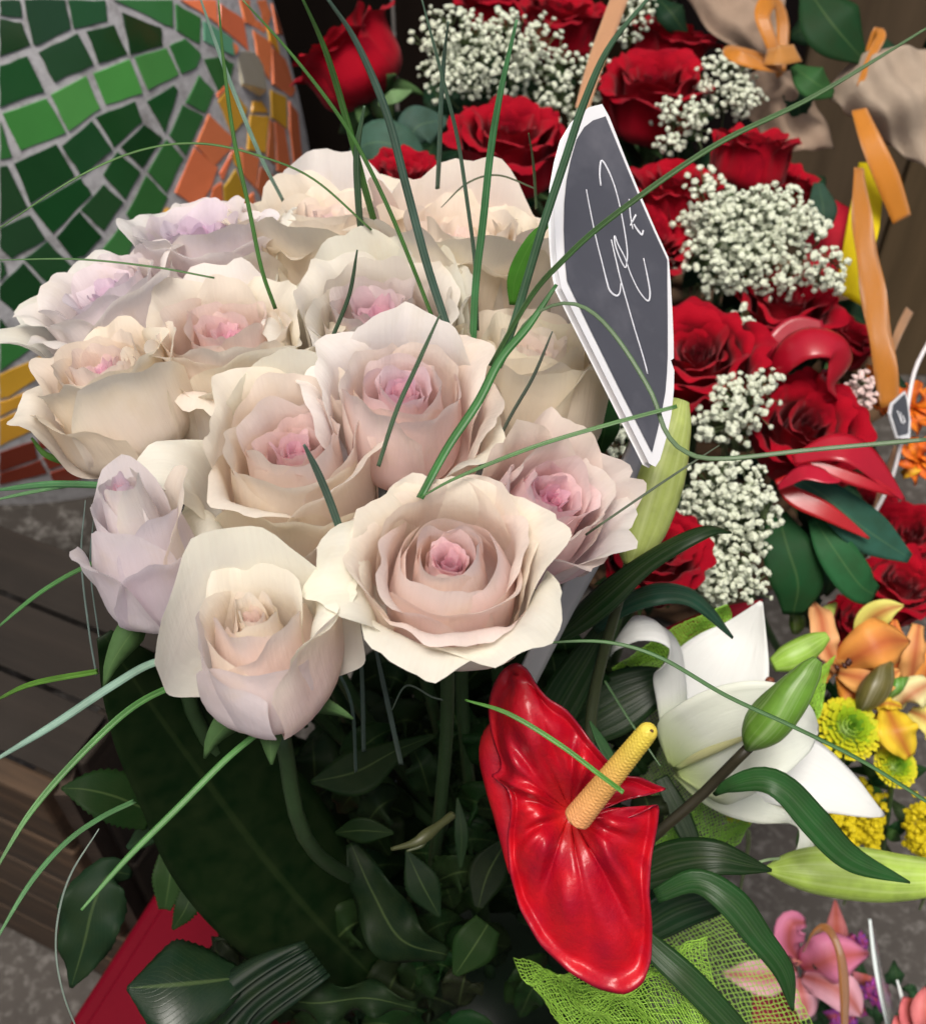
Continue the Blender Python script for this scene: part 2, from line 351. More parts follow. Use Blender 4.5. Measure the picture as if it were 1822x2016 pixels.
    if spec.get('stem', True):
        foot = spec.get('foot', BUCKET + np.array([rg.uniform(-.04, .04), rg.uniform(-.04, .04), 0])); b0 = base - A * .012 * s
        pm = b0 - A * .06 + np.array([0, 0, -.03])
        V, Fc, uv = tube_mesh([b0, pm, .5 * (pm + foot) + np.array([0, 0, -.02]), foot], [.003 * s, .0033, .0036, .004], n=22, sides=8)
        put('stem', newmesh('stem', loc(V), Fc, uv), M_STEM, root, spec.get('stemcol', (.025, .055, .018)))
    return root

G = 'pale roses of the bouquet'
ROSES = [
 dict(seed=1, u=885, v=1135, d=.385, s=.86, ax=(.03, .60, .80), opn=2, curl=1.0, label='wide open blush rose with rolled white rim directly above the red anthurium', outer=BLUSH, core=PINK, rings=CUP,
      extra=[dict(phi=255, R=.0285, h=.050, w=.034, opn=24, curl=95, uc=.35, flat=1.25, col=IVORY, rim=.8, ruf=.0016), dict(phi=312, R=.0285, h=.052, w=.032, opn=24, curl=90, uc=.35, flat=1.25, col=IVORY, rim=.8, ruf=.0016),
             dict(phi=188, R=.029, h=.060, w=.026, opn=34, curl=95, uc=.3, flat=1.3, col=IVORY, rim=1, ruf=.002), dict(phi=20, R=.028, h=.054, w=.028, opn=18, curl=60, col=CREAM), dict(phi=90, R=.026, h=.053, w=.034, opn=2, curl=50, flat=1.3, col=CREAM), dict(phi=140, R=.027, h=.052, w=.030, opn=6, curl=50, flat=1.3, col=CREAM), dict(phi=60, R=.0265, h=.051, w=.030, opn=6, curl=30, flat=1.2, col=BLUSH)]),
 dict(seed=2, u=508, v=1262, d=.375, s=.92, ax=(-.05, .72, .66), opn=-4, curl=.5, rings=OPEN[:3], label='half open rose with one large greenish petal standing fan-like behind its bud', outer=CREAM, core=BLUSH, mid=CREAM,
      extra=[dict(phi=100, R=.015, h=.062, w=.040, opn=14, curl=14, flat=2.6, top=.42, col=IVORY, rim=1, ruf=.0016), dict(phi=292, R=.0225, h=.040, w=.038, opn=-12, curl=15, flat=1.02, col=(.83, .76, .76), rim=.1, ruf=.0012), dict(phi=205, R=.0205, h=.045, w=.032, opn=-16, curl=16, col=LAV, rim=.2), dict(phi=8, R=.019, h=.055, w=.022, opn=12, curl=95, flat=1.4, col=IVORY, rim=1), dict(phi=342, R=.0245, h=.048, w=.024, opn=-4, curl=20, col=BLUSH),
             dict(phi=255, R=.0130, h=.048, w=.024, opn=-14, curl=16, col=BLUSH, rim=.3), dict(phi=85, R=.0125, h=.054, w=.026, opn=-6, curl=40, col=CREAM, rim=.9), dict(phi=325, R=.0160, h=.047, w=.028, opn=-12, curl=20, col=BLUSH, rim=.5), dict(phi=180, R=.015, h=.046, w=.026, opn=-12, curl=20, col=CREAM, rim=.5)]),
 dict(seed=3, u=280, v=1075, d=.40, s=.92, ax=(-.06, .72, .69), opn=-4, curl=.5, rings=BUD, label='lilac white rose bud with rolled back petal edges below its tight pink heart', outer=LAV, mid=(.83, .70, .76), core=PINK,
      extra=[dict(phi=p, R=R, h=h, w=w, opn=o, curl=c, uc=.5, zb=.30, flat=1.0, top=.36, col=col, rim=.15, side=sd, ruf=.0010, tip=.06) for p, R, h, w, o, c, col, sd in
        [(205, .0150, .053, .026, -14, 14, LAV, .007), (268, .0170, .050, .026, -14, 14, LAV, .008), (322, .0162, .051, .026, -12, 16, (.83, .77, .82), .008), (20, .0170, .055, .026, -6, 40, CREAM, .006), (100, .0145, .056, .026, -12, 30, LAV, .003), (235, .0195, .046, .020, -2, 40, LAV, .006), (300, .0195, .044, .022, 2, 40, (.80, .72, .78), .006)]]),
 dict(seed=4, u=585, v=925, d=.425, s=1.02, ax=(0.0, 0.6, 0.8), opn=0, curl=.8, skip=1, ruf=1.25, label='open blush rose with a cream petal rolled out sideways and a browned edge', outer=CREAM,
      extra=[dict(phi=188, R=.032, h=.052, w=.018, opn=34, curl=70, uc=.25, flat=1.8, col=IVORY, side=-.004, rim=.6), dict(phi=222, R=.031, h=.044, w=.018, opn=30, curl=120, uc=.3, flat=1.6, col=IVORY, rim=.7), dict(phi=100, R=.026, h=.056, w=.030, opn=4, curl=20, flat=1.4, col=IVORY), dict(phi=315, R=.030, h=.044, w=.024, opn=16, curl=60, col=BLUSH), dict(phi=275, R=.028, h=.046, w=.03, opn=2, curl=20, col=SAND)]),
 dict(seed=5, u=792, v=815, d=.425, s=0.9, ax=(0.02, 0.62, 0.78), opn=-2, curl=.7, skip=2, ruf=1.25, label='tall pink hearted rose rising highest in the middle of the bouquet', mid=(.89, .72, .74), outer=BLUSH,
      extra=[dict(phi=85, R=.024, h=.060, w=.030, opn=2, curl=50, flat=1.4, col=LAV), dict(phi=150, R=.024, h=.056, w=.026, opn=10, curl=70, col=LAV), dict(phi=175, R=.027, h=.050, w=.020, opn=22, curl=70, col=LAV), dict(phi=30, R=.025, h=.054, w=.026, opn=10, curl=80, col=BLUSH), dict(phi=330, R=.030, h=.040, w=.024, opn=34, curl=60, col=IVORY), dict(phi=350, R=.029, h=.046, w=.026, opn=20, curl=50, col=BLUSH)]),
 dict(seed=6, u=1070, v=1005, d=.42, s=0.84, ax=(0.3, 0.5, 0.8), opn=-3, curl=.7, skip=2, ruf=1.4, label='deepest pink rose with ruffled petals just below the slate price board tip', core=(.86, .52, .64), mid=(.88, .66, .70), outer=(.87, .72, .73),
      extra=[dict(phi=20, R=.026, h=.052, w=.026, opn=22, curl=30, flat=1.5, col=(.80, .66, .67), ruf=.003), dict(phi=335, R=.025, h=.054, w=.024, opn=22, curl=25, col=LAV, ruf=.0025), dict(phi=75, R=.025, h=.052, w=.026, opn=14, curl=30, col=(.80, .64, .62), ruf=.0025), dict(phi=130, R=.025, h=.052, w=.024, opn=6, curl=30, col=BLUSH), dict(phi=290, R=.026, h=.044, w=.028, opn=2, curl=50, col=(.78, .62, .66))]),
 dict(seed=7, u=225, v=772, d=.455, s=0.84, ax=(-0.25, 0.74, 0.6), opn=-4, curl=.6, skip=1, ruf=1.3, label='cream rose with a wrinkled brownish outer petal beside the mosaic column', outer=SAND, mid=BLUSH,
      extra=[dict(phi=235, R=.031, h=.042, w=.034, opn=8, curl=40, flat=1.15, col=SAND, rim=.3), dict(phi=190, R=.031, h=.046, w=.024, opn=22, curl=80, col=CREAM), dict(phi=305, R=.031, h=.054, w=.032, opn=0, curl=25, flat=1.1, col=CREAM), dict(phi=20, R=.029, h=.050, w=.028, opn=6, curl=40, col=CREAM)]),
 dict(seed=8, u=455, v=705, d=.475, s=1.0, ax=(0, 0.7, 0.7), opn=0, curl=.8, skip=1, ruf=1.5, label='blush rose with a pale green folded petal edge, between two cream roses', outer=CREAM,
      extra=[dict(phi=300, R=.031, h=.052, w=.032, opn=8, curl=50, col=SAND), dict(phi=270, R=.027, h=.050, w=.022, opn=16, curl=120, uc=.4, col=BLUSH, rim=1), dict(phi=220, R=.030, h=.048, w=.03, opn=4, curl=50, col=CREAM), dict(phi=340, R=.032, h=.054, w=.028, opn=10, curl=60, col=SAND), dict(phi=100, R=.028, h=.054, w=.03, opn=4, curl=50, col=LAV)]),
 dict(seed=9, u=240, v=620, d=.50, s=0.98, ax=(-0.3, 0.72, 0.6), opn=6, curl=1.0, skip=1, ruf=1.7, label='white lilac rose with a frilled outer petal spreading over green mosaic tiles', outer=LAV, mid=LAV, core=(.75, .55, .66),
      extra=[dict(phi=195, R=.031, h=.052, w=.030, opn=26, curl=50, col=(.80, .80, .76), ruf=.003), dict(phi=240, R=.03, h=.05, w=.026, opn=14, curl=60, col=LAV)]),
 dict(seed=10, u=408, v=515, d=.53, s=1.0, ax=(-0.05, 0.8, 0.58), opn=8, curl=1.0, skip=1, label='lilac tinted rose with crinkled rim in front of the orange tiles', outer=LAV, mid=(.76, .64, .74), core=(.72, .52, .66), ruf=1.5,
      extra=[dict(phi=300, R=.031, h=.045, w=.032, opn=4, curl=30, col=CREAM), dict(phi=250, R=.031, h=.045, w=.03, opn=8, curl=60, col=LAV, ruf=.0028), dict(phi=20, R=.03, h=.05, w=.028, opn=14, curl=60, col=(.80, .80, .78), ruf=.0028)]),
 dict(seed=11, u=650, v=490, d=.55, s=1.1, ax=(0, 0.82, 0.55), opn=4, curl=.7, skip=0, ruf=1.6, label='creamy yellow rose with broad smooth petals at the far edge of the bouquet', outer=SAND, mid=CREAM, core=BLUSH,
      extra=[dict(phi=255, R=.031, h=.056, w=.034, opn=12, curl=20, col=SAND, flat=1.3), dict(phi=200, R=.031, h=.052, w=.03, opn=14, curl=40, col=SAND), dict(phi=320, R=.031, h=.05, w=.03, opn=8, curl=60, col=CREAM), dict(phi=90, R=.03, h=.062, w=.03, opn=8, curl=30, col=LAV)]),
 dict(seed=12, u=745, v=660, d=.475, s=1.0, ax=(-0.03, 0.68, 0.72), opn=2, curl=.7, skip=1, ruf=1.5, label='white rose with wide papery petals around a blurred pink heart', outer=(.80, .77, .72), mid=(.80, .68, .67),
      extra=[dict(phi=110, R=.028, h=.056, w=.032, opn=12, curl=15, flat=1.5, col=IVORY), dict(phi=60, R=.028, h=.056, w=.032, opn=14, curl=20, flat=1.5, col=(.79, .78, .72)), dict(phi=195, R=.031, h=.046, w=.026, opn=28, curl=60, col=(.80, .78, .75)), dict(phi=20, R=.03, h=.05, w=.026, opn=14, curl=30, col=(.80, .78, .74))]),
 dict(seed=13, u=905, v=535, d=.525, s=1.16, ax=(0.08, 0.82, 0.5), opn=-2, curl=.6, skip=0, ruf=1.5, label='large sandy cream rose seen from its side behind the tall grass blades', outer=SAND, mid=CREAM, core=BLUSH,
      extra=[dict(phi=285, R=.031, h=.056, w=.036, opn=2, curl=25, col=SAND), dict(phi=230, R=.031, h=.058, w=.03, opn=4, curl=40, col=CREAM), dict(phi=175, R=.03, h=.06, w=.026, opn=6, curl=20, col=(.80, .56, .52)), dict(phi=340, R=.031, h=.056, w=.03, opn=6, curl=40, col=CREAM), dict(phi=90, R=.03, h=.064, w=.034, opn=4, curl=30, col=BLUSH)]),
 dict(seed=14, u=1040, v=750, d=.475, s=1.0, ax=(0.1, 0.82, 0.52), opn=-4, curl=.5, skip=1, ruf=1.4, label='cream rose with smooth rounded back petals beside the slate price board', outer=SAND, mid=CREAM, core=BLUSH,
      extra=[dict(phi=270, R=.030, h=.052, w=.040, opn=-4, curl=20, col=SAND, flat=1.05), dict(phi=330, R=.030, h=.056, w=.032, opn=4, curl=40, col=SAND), dict(phi=210, R=.029, h=.05, w=.03, opn=2, curl=30, col=CREAM)]),
 dict(seed=15, u=1055, v=530, d=.535, s=0.95, ax=(0.08, 0.8, 0.5), opn=4, curl=.8, skip=1, ruf=1.5, label='pale cream rose mostly hidden behind the slate price board', outer=CREAM, mid=CREAM, core=BLUSH),
]
# ------------------------------------------------------------------ setting
def structure(o): o['kind'] = 'structure'; return o
def plane(name, pts, mat, col):
    V = np.array(pts, float); return mk(name, V, [list(range(len(V)))], mat, None, None, col, smooth_=False)
structure(plane('floor', [(-30, -30, 0), (30, -30, 0), (30, 30, 0), (-30, 30, 0)], M_CONCRETE, (.055, .049, .043)))
# brown boarded wall behind the stall
k = NT('dark_board'); n1 = k.noise(k.pos((30, 30, 2.5)), 1.0, 5, .6); c_, a_, r_ = k.oc()
k.color(k.mix(c_, k.mix(c_, (0, 0, 0), .7), n1)); k.val(Roughness=.85, Specular_IOR_Level=.08); k.bump(n1, .3); M_BOARD = k.m
k = NT('weathered_wood'); g_ = k.n('NewGeometry'); tc = k.n('TexCoord'); mp = k.n('Mapping'); mp.inputs['Scale'].default_value = (5, 60, 60); k.l(tc.outputs['Object'], mp.inputs[0])
n1 = k.noise(mp.outputs[0], 1.0, 6, .65); c_, a_, r_ = k.oc(); n2 = k.noise(k.pos(9), 1.0, 4)
k.color(k.mix(k.mix(c_, k.mix(c_, (.01, .008, .006), .7), k.ramp(n1, [(.35, 0), (.7, 1)])), (.03, .025, .02), k.math('MULTIPLY', k.ramp(n2, [(.45, 0), (.75, 1)]), .6)))
k.val(Roughness=.8, Specular_IOR_Level=.25); k.bump(n1, .5, .002); M_WOOD = k.m
WY = 1.28
wall = thing('back_wall', 'dark brown boarded wall behind the red roses', 'wall', (0, WY, 0))
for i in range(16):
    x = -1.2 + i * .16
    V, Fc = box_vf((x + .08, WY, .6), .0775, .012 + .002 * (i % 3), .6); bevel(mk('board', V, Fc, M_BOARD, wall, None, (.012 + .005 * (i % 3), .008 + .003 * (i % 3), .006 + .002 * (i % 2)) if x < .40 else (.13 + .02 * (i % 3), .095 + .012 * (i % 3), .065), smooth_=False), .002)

# ------------------------------------------------------------------ mosaic column
EC = np.array([-.46, 1.05, .40]); ES = np.array([.30, .30, .60])
def hit(u, v, grow=0.0):
    r = P(u, v, 1.0) - CAM; s_ = ES + grow; o = (CAM - EC) / s_; q = r / s_
    A = q @ q; B = o @ q; Cc = o @ o - 1; D = max(B * B - A * Cc, 0.0); return CAM + r * ((-B - math.sqrt(D)) / A)
def enorm(p): return nrm((p - EC) / ES**2)
col = thing('mosaic_column', 'bulging column covered in broken green orange and yellow glazed tiles', 'column', (EC[0], EC[1], 0))
zs = np.linspace(0, .985, 40); an = np.linspace(0, 2 * np.pi, 73)[:-1]
V = []; 
for z in zs:
    r = ES[0] * math.sqrt(max(0, 1 - ((z - EC[2]) / ES[2])**2)); V += [(EC[0] + r * math.cos(a), EC[1] + r * math.sin(a), z) for a in an]
Fc = [[i * 72 + j, i * 72 + (j + 1) % 72, (i + 1) * 72 + (j + 1) % 72, (i + 1) * 72 + j] for i in range(39) for j in range(72)] + [[39 * 72 + j for j in range(72)]]
mk('grout_body', V, Fc, M_GROUT, col, None, (.46, .46, .47))
revolve_ = [(.34, 0), (.345, .22), (.335, .26), (.29, .27)]
V = [(EC[0] + r * math.cos(a), EC[1] + r * math.sin(a), z) for r, z in revolve_ for a in an]
mk('added_dark_base', V, [[i * 72 + j, i * 72 + (j + 1) % 72, (i + 1) * 72 + (j + 1) % 72, (i + 1) * 72 + j] for i in range(3) for j in range(72)], M_CONCRETE, col, None, (.035, .03, .025))  # added base, coloured dark in place of the shade behind the crate
TD, TM, TL, TT, TO, TY, TR = (.012, .062, .018), (.035, .16, .04), (.07, .27, .06), (.12, .33, .2), (.80, .22, .09), (.66, .36, .04), (.22, .045, .025)
TILES = [(TD, [(0,0),(105,0),(115,92),(0,78)]), (TD, [(0,100),(115,120),(160,238),(0,298)]), (TD, [(132,0),(345,0),(375,152),(197,242),(178,232)]), (TD, [(365,0),(560,0),(573,112),(395,152)]),
 (TD, [(0,352),(145,300),(235,488),(0,572)]), (TD, [(207,280),(413,178),(498,343),(292,438)]), (TD, [(462,167),(608,132),(680,288),(527,336)]), (TD, [(655,67),(858,147),(868,243),(697,288)]),
 (TL, [(15,607),(245,527),(350,708),(110,803)]), (TL, [(272,507),(460,407),(535,578),(367,698)]), (TL, [(500,392),(690,317),(760,498),(567,558)]), (TL, [(722,307),(888,257),(953,398),(792,478)]),
 (TM, [(907,245),(990,207),(1073,290),(1050,358),(970,393)]), (TM, [(0,645),(65,838),(0,853)]), (TM, [(610,0),(918,0),(923,148),(862,123)]), (TM, [(940,20),(1070,95),(1065,233),(945,163)]),
 (TM, [(1092,317),(1180,302),(1248,342),(1230,418),(1170,486)]), (TT, [(1087,112),(1238,207),(1248,298),(1160,258),(1092,218)]),
 (TM, [(1065,402),(1143,490),(1095,603),(992,550)]), (TM, [(978,562),(1086,622),(990,828),(907,725)]), (TM, [(890,747),(978,847),(888,1030),(792,920)]), (TM, [(782,942),(893,1052),(828,1193),(730,1218),(677,1145)]), (TM, [(660,1182),(733,1240),(700,1320),(680,1400),(525,1370)]),
 (TD, [(512,627),(718,542),(758,650),(610,788)]), (TD, [(787,542),(928,457),(948,482),(880,708)]), (TD, [(647,787),(770,667),(868,740),(760,898)]), (TD, [(332,782),(490,647),(598,800),(432,938)]),
 (TD, [(552,937),(630,812),(748,920),(670,1068)]), (TD, [(77,877),(300,772),(398,940),(162,1088)]), (TD, [(0,897),(40,887),(148,1110),(0,1198)]), (TD, [(167,1102),(430,952),(488,1040),(282,1248)]),
 (TD, [(432,1122),(555,987),(658,1080),(555,1233)]), (TD, [(0,1222),(160,1152),(243,1280),(60,1383),(0,1320)]), (TD, [(302,1272),(425,1132),(543,1265),(450,1368),(392,1388)]), (TD, [(127,1387),(255,1292),(383,1425),(260,1518)]),
 (TD, [(0,1532),(125,1407),(243,1545),(100,1688),(0,1600)]), (TD, [(0,1392),(20,1402),(38,1460),(0,1508)]), (TD, [(0,1702),(45,1760),(0,1798)]), (TM, [(0,1812),(105,1747),(165,1862),(0,1982)]), (TD, [(270,1535),(390,1430),(560,1560),(420,1680)]), (TD, [(115,1700),(255,1560),(400,1690),(240,1800)]), (TM, [(180,1860),(250,1815),(420,1900),(300,1960)]),
 (TY, [(0,2006),(230,1904),(245,1990),(50,2120),(0,2130)]), (TY, [(0,2250),(145,2180),(190,2290),(0,2385)]), (TO, [(190,2152),(250,2132),(290,2248),(215,2238)]), (TO, [(262,1990),(420,1930),(520,2010),(300,2110)]), (TY, [(0,2150),(60,2135),(170,2085),(160,2150),(0,2225)]),
 (TR, [(195,2302),(300,2262),(350,2372),(212,2402)]), (TR, [(0,2422),(180,2362),(200,2452),(0,2522)]), (TR, [(0,2534),(215,2464),(250,2532),(0,2590)]), (TR, [(228,2452),(375,2392),(415,2462),(262,2512)]), (TR, [(362,2360),(470,2310),(560,2380),(440,2450)]), (TR, [(270,2530),(420,2480),(560,2520),(300,2600)]),
 (TO, [(965,0),(1150,0),(1163,128),(1062,58)]), (TO, [(1177,22),(1300,102),(1328,272),(1172,140)]), (TO, [(1282,0),(1415,0),(1445,80),(1415,176),(1312,120)]), (TO, [(1352,162),(1448,232),(1440,428),(1382,330)]), (TO, [(1452,255),(1525,320),(1575,480),(1560,518),(1456,450)]),
 (TY, [(1428,142),(1472,200),(1495,290),(1442,222)]), (TY, [(1167,542),(1225,462),(1318,580),(1300,648),(1240,713)]), (TY, [(1447,482),(1528,522),(1533,688),(1452,630)]), (TY, [(1337,617),(1433,622),(1418,818),(1322,800)]),
 (TO, [(1115,612),(1238,730),(1228,800),(1142,888),(1047,780)]), (TO, [(1040,792),(1163,897),(1128,1000),(1060,1118),(937,1030)]), (TO, [(1250,804),(1192,963),(1172,930),(1235,812)]), (TO, [(1287,792),(1383,850),(1365,1008),(1297,930)]), (TY, [(1197,1000),(1260,907),(1323,1060),(1290,1128),(1202,1080)]),
 (TO, [(1395,892),(1488,960),(1520,1050),(1420,1098),(1372,1010)]), (TO, [(1470,652),(1520,690),(1560,958),(1482,910)]), (TO, [(1545,545),(1590,610),(1618,880),(1575,925),(1550,700)]), (TO, [(1372,1082),(1428,1110),(1360,1228),(1337,1170)]), (TY, [(890,1112),(988,1132),(870,1240),(850,1180)]), (TO, [(1000,1140),(1180,1090),(1190,1180),(1050,1260)]), (TO, [(1445,1115),(1540,1060),(1590,1150),(1480,1240)]), (TO, [(1540,960),(1620,930),(1625,1100),(1570,1080)]),
 (TO, [(1235,225),(1262,235),(1275,262),(1258,290)]), (TY, [(1350,545),(1395,540),(1430,600),(1345,603)]), (TO, [(1450,20),(1480,90),(1510,190),(1478,180)]), (TO, [(1160,500),(1215,450),(1235,440),(1165,525)]), (TO, [(1440,640),(1462,660),(1470,880),(1428,835)]), (TY, [(1240,825),(1275,800),(1290,900),(1262,890)]), (TO, [(1135,1010),(1185,975),(1190,1070),(1120,1100)]), (TO, [(1305,1080),(1355,1030),(1360,1075),(1325,1150)])]
trnd = random.Random(5)
def tile(colr, poly, mat=None, t=.0012, up_=0.0):
    pts = [hit(x * .3677, y * .3677) for x, y in poly]; c = sum(pts) / len(pts); n0 = enorm(c)
    rr = []   # chipped, uneven outline
    for i, p in enumerate(pts):
        q = pts[(i + 1) % len(pts)]; rr.append(p); e = q - p
        for f in (.33, .66): rr.append(p + e * f + np.cross(n0, nrm(e)) * trnd.uniform(-.0006, .0006))
    n0 = nrm(n0 + up_ * np.array([0, -.3, 1])); tilt = nrm(n0 + .03 * np.array([trnd.uniform(-1, 1) for _ in range(3)]))
    top = []; 
    for p in rr:
        f = p + n0 * t; f = f - tilt * np.dot(f - (c + n0 * t), tilt) * .5; top.append(c + (f - c) * 1.02)
    bot = [c + (p - c) * 1.02 - n0 * .004 for p in rr]; n = len(rr); V = top + bot
    Fc = [list(range(n))] + [[i, i + n, (i + 1) % n + n, (i + 1) % n] for i in range(n)]
    if np.dot(np.cross(V[1] - V[0], V[2] - V[1]), n0) < 0: pass
    v = trnd.uniform(.75, 1.3) if mat is None else 1.0; o = mk('tile', V, Fc, mat or M_TILE, col, None, tuple(min(1, x * v * trnd.uniform(.93, 1.07)) for x in colr), smooth_=False)
    bevel(o, .0005, 2)
for c_, poly in TILES: tile(c_, poly)
def seen(x, y):
    r = (P(x * .3677, y * .3677, 1.0) - CAM) / ES; o = (CAM - EC) / ES; return (o @ r)**2 - (r @ r) * (o @ o - 1) > .25
for i in range(-9, 10):          # the field goes on round the left side of the column
    for j in range(-6, 14):
        q0 = np.array([215.0, -85]) * i + np.array([92.0, 200]) * j + np.array([-60.0, 300]); a1, b1 = np.array([196.0, -78]), np.array([82.0, 180])
        poly = [tuple(q + np.array([trnd.uniform(-14, 14), trnd.uniform(-14, 14)])) for q in (q0, q0 + a1, q0 + a1 + b1, q0 + b1)]
        if max(x for x, y in poly) < -10 and min(x for x, y in poly) > -1000 and -350 < q0[1] < 1850 and all(seen(*q) for q in poly): tile(TL if j % 4 == 1 else TD, poly)
M_GOLD = m_plain('gold_leaf_tile', rough=.45, spec=.8, var=.0, vscale=90, bump=.3, metal=1.0, bdist=.002)
tile((1.0, .95, .78), [(1267,262),(1360,302),(1385,380),(1393,518),(1292,458)], M_GOLD, .006, .9)

# ------------------------------------------------------------------ wooden crate and red box
C0 = P(150, 1640, .80); cx, cy = C0[0], C0[1]; KD = np.array([.45, 1.0, 0]) / math.hypot(.45, 1); LD = np.array([-1, .45, 0]) / math.hypot(.45, 1)
crate = thing('wooden_crate', 'weathered wooden crate of horizontal planks beside the bouquet', 'crate', (cx, cy, 0))
hp = .082; nrow = 5; crnd = random.Random(3)
def plank(c, d1, L, h, t, colr):
    nn = np.cross(d1, [0, 0, 1]); ax = np.array([d1, nn, [0, 0, 1.0]]); me = newmesh('plank', *box_vf((0, 0, 0), L / 2, t / 2, h / 2), smooth_=False)
    o = put('plank', me, M_WOOD, crate, colr); o.location = Vector(c) - crate.location; o.rotation_euler = (crnd.uniform(-.006, .006), crnd.uniform(-.006, .006), math.atan2(d1[1], d1[0])); bevel(o, .003)
for i in range(nrow):
    z = .045 + i * hp; v = crnd.uniform(.8, 1.25)
    plank(np.array([cx, cy, z]) + LD * .20, LD, .40 - .006, hp - .005, .018, (.075 * v, .046 * v, .026 * v))  # lit left face: lighter wood colour
    v = crnd.uniform(.7, 1.2); plank(np.array([cx, cy, z]) + KD * .105 + LD * .004, KD, .16, hp - .006, .018, (.03 * v, .022 * v, .016 * v))  # right face: its shade is put into a darker wood colour
ztop = .045 + nrow * hp - hp / 2
for i in range(3): plank(np.array([cx, cy, ztop + .004]) + LD * .2 + KD * (.035 + .056 * i), LD, .40, .052, .002, (.02, .015, .011))  # top planks coloured near-black to stand for shade
for o in [o for o in crate.children][-3:]: o.rotation_euler = (math.pi / 2, 0, math.atan2(LD[1], LD[0])); 
for q in (LD * .012 + KD * .012, KD * .18 + LD * .02): 
    V, Fc = box_vf(np.array([cx, cy, ztop / 2 - .004]) + q, .014, .014, ztop / 2 - .006); mk('corner_post', V, Fc, M_WOOD, crate, None, (.05, .035, .025), smooth_=False)

E0 = P(200, 1900, .78); rz = E0[2]; rbx = thing('red_box', 'glossy red plastic box with a raised lid rim below the bouquet leaves', 'box', (E0[0], E0[1], 0))
RD = -LD; ax = np.array([RD, KD, [0, 0, 1.0]])
def rbox(name, a0, a1, b0, b1, z0, z1, colr, bw=.004):
    c = np.array([E0[0], E0[1], 0]) + RD * (a0 + a1) / 2 + KD * (b0 + b1) / 2; c[2] = (z0 + z1) / 2
    V, Fc = box_vf(c, (a1 - a0) / 2, (b1 - b0) / 2, (z1 - z0) / 2, ax); bevel(mk(name, V, Fc, M_MATTE, rbx, None, colr, smooth_=False), bw, 3)
M_MATTE = m_plain('matte_plastic', rough=.55, spec=.06, var=.15, vscale=30, bump=.05)
RC = (.11, .0015, .008)
rbox('body', .006, .094, -.194, .094, 0, rz - .03, RC); rbox('lid', 0, .10, -.20, .10, rz - .028, rz - .006, RC, .006); rbox('lid_panel', .014, .086, -.186, .086, rz - .0055, rz, RC, .003)
# green bucket that holds the pale roses
bk = thing('flower_bucket', 'dark green tapered bucket holding the pale rose stems', 'bucket', (BUCKET[0], BUCKET[1], 0))
def revolve(name, prof, c, mat, parent, colr, n=40):
    an = np.linspace(0, 2 * np.pi, n, endpoint=False); V = [(c[0] + r * math.cos(a), c[1] + r * math.sin(a), z) for r, z in prof for a in an]
    m_ = len(prof); Fc = [[i * n + j, i * n + (j + 1) % n, (i + 1) * n + (j + 1) % n, (i + 1) * n + j] for i in range(m_ - 1) for j in range(n)]
    return mk(name, V, Fc, mat, parent, None, colr)
revolve('wall', [(.001, .002), (.085, .002), (.088, .01), (.112, .36), (.106, .36), (.084, .02), (.001, .02)], BUCKET, M_PLASTIC, bk, (.015, .03, .018))
revolve('rim', [(.111, .345), (.118, .348), (.119, .366), (.112, .370), (.106, .366)], BUCKET, M_PLASTIC, bk, (.015, .03, .018))
# woven basket that holds the red roses
BS = np.array([.27, .93, 0]); bs = thing('flower_basket', 'brown wicker basket under the red roses and gypsophila', 'basket', BS)
for i in range(13):
    z = .02 + i * .026; r = .12 + .05 * i / 12
    a = np.linspace(0, 2 * np.pi, 49); tube('weave', np.stack([BS[0] + (r + .006 * np.cos(a * 12 + math.pi * (i % 2))) * np.cos(a), BS[1] + (r + .006 * np.cos(a * 12 + math.pi * (i % 2))) * np.sin(a), 0 * a + z], 1), [.0145, .0145], M_WOOD, bs, (.16, .09, .045), n=97, sides=6)
for j in range(12):
    a = j * math.pi / 6; tube('upright', [(BS[0] + .12 * math.cos(a), BS[1] + .12 * math.sin(a), 0.0), (BS[0] + .17 * math.cos(a), BS[1] + .17 * math.sin(a), .36)], [.006, .006], M_WOOD, bs, (.18, .10, .05), n=4, sides=6)
# ------------------------------------------------------------------ the pale roses
for sp_ in ROSES:
    rose(sp_)

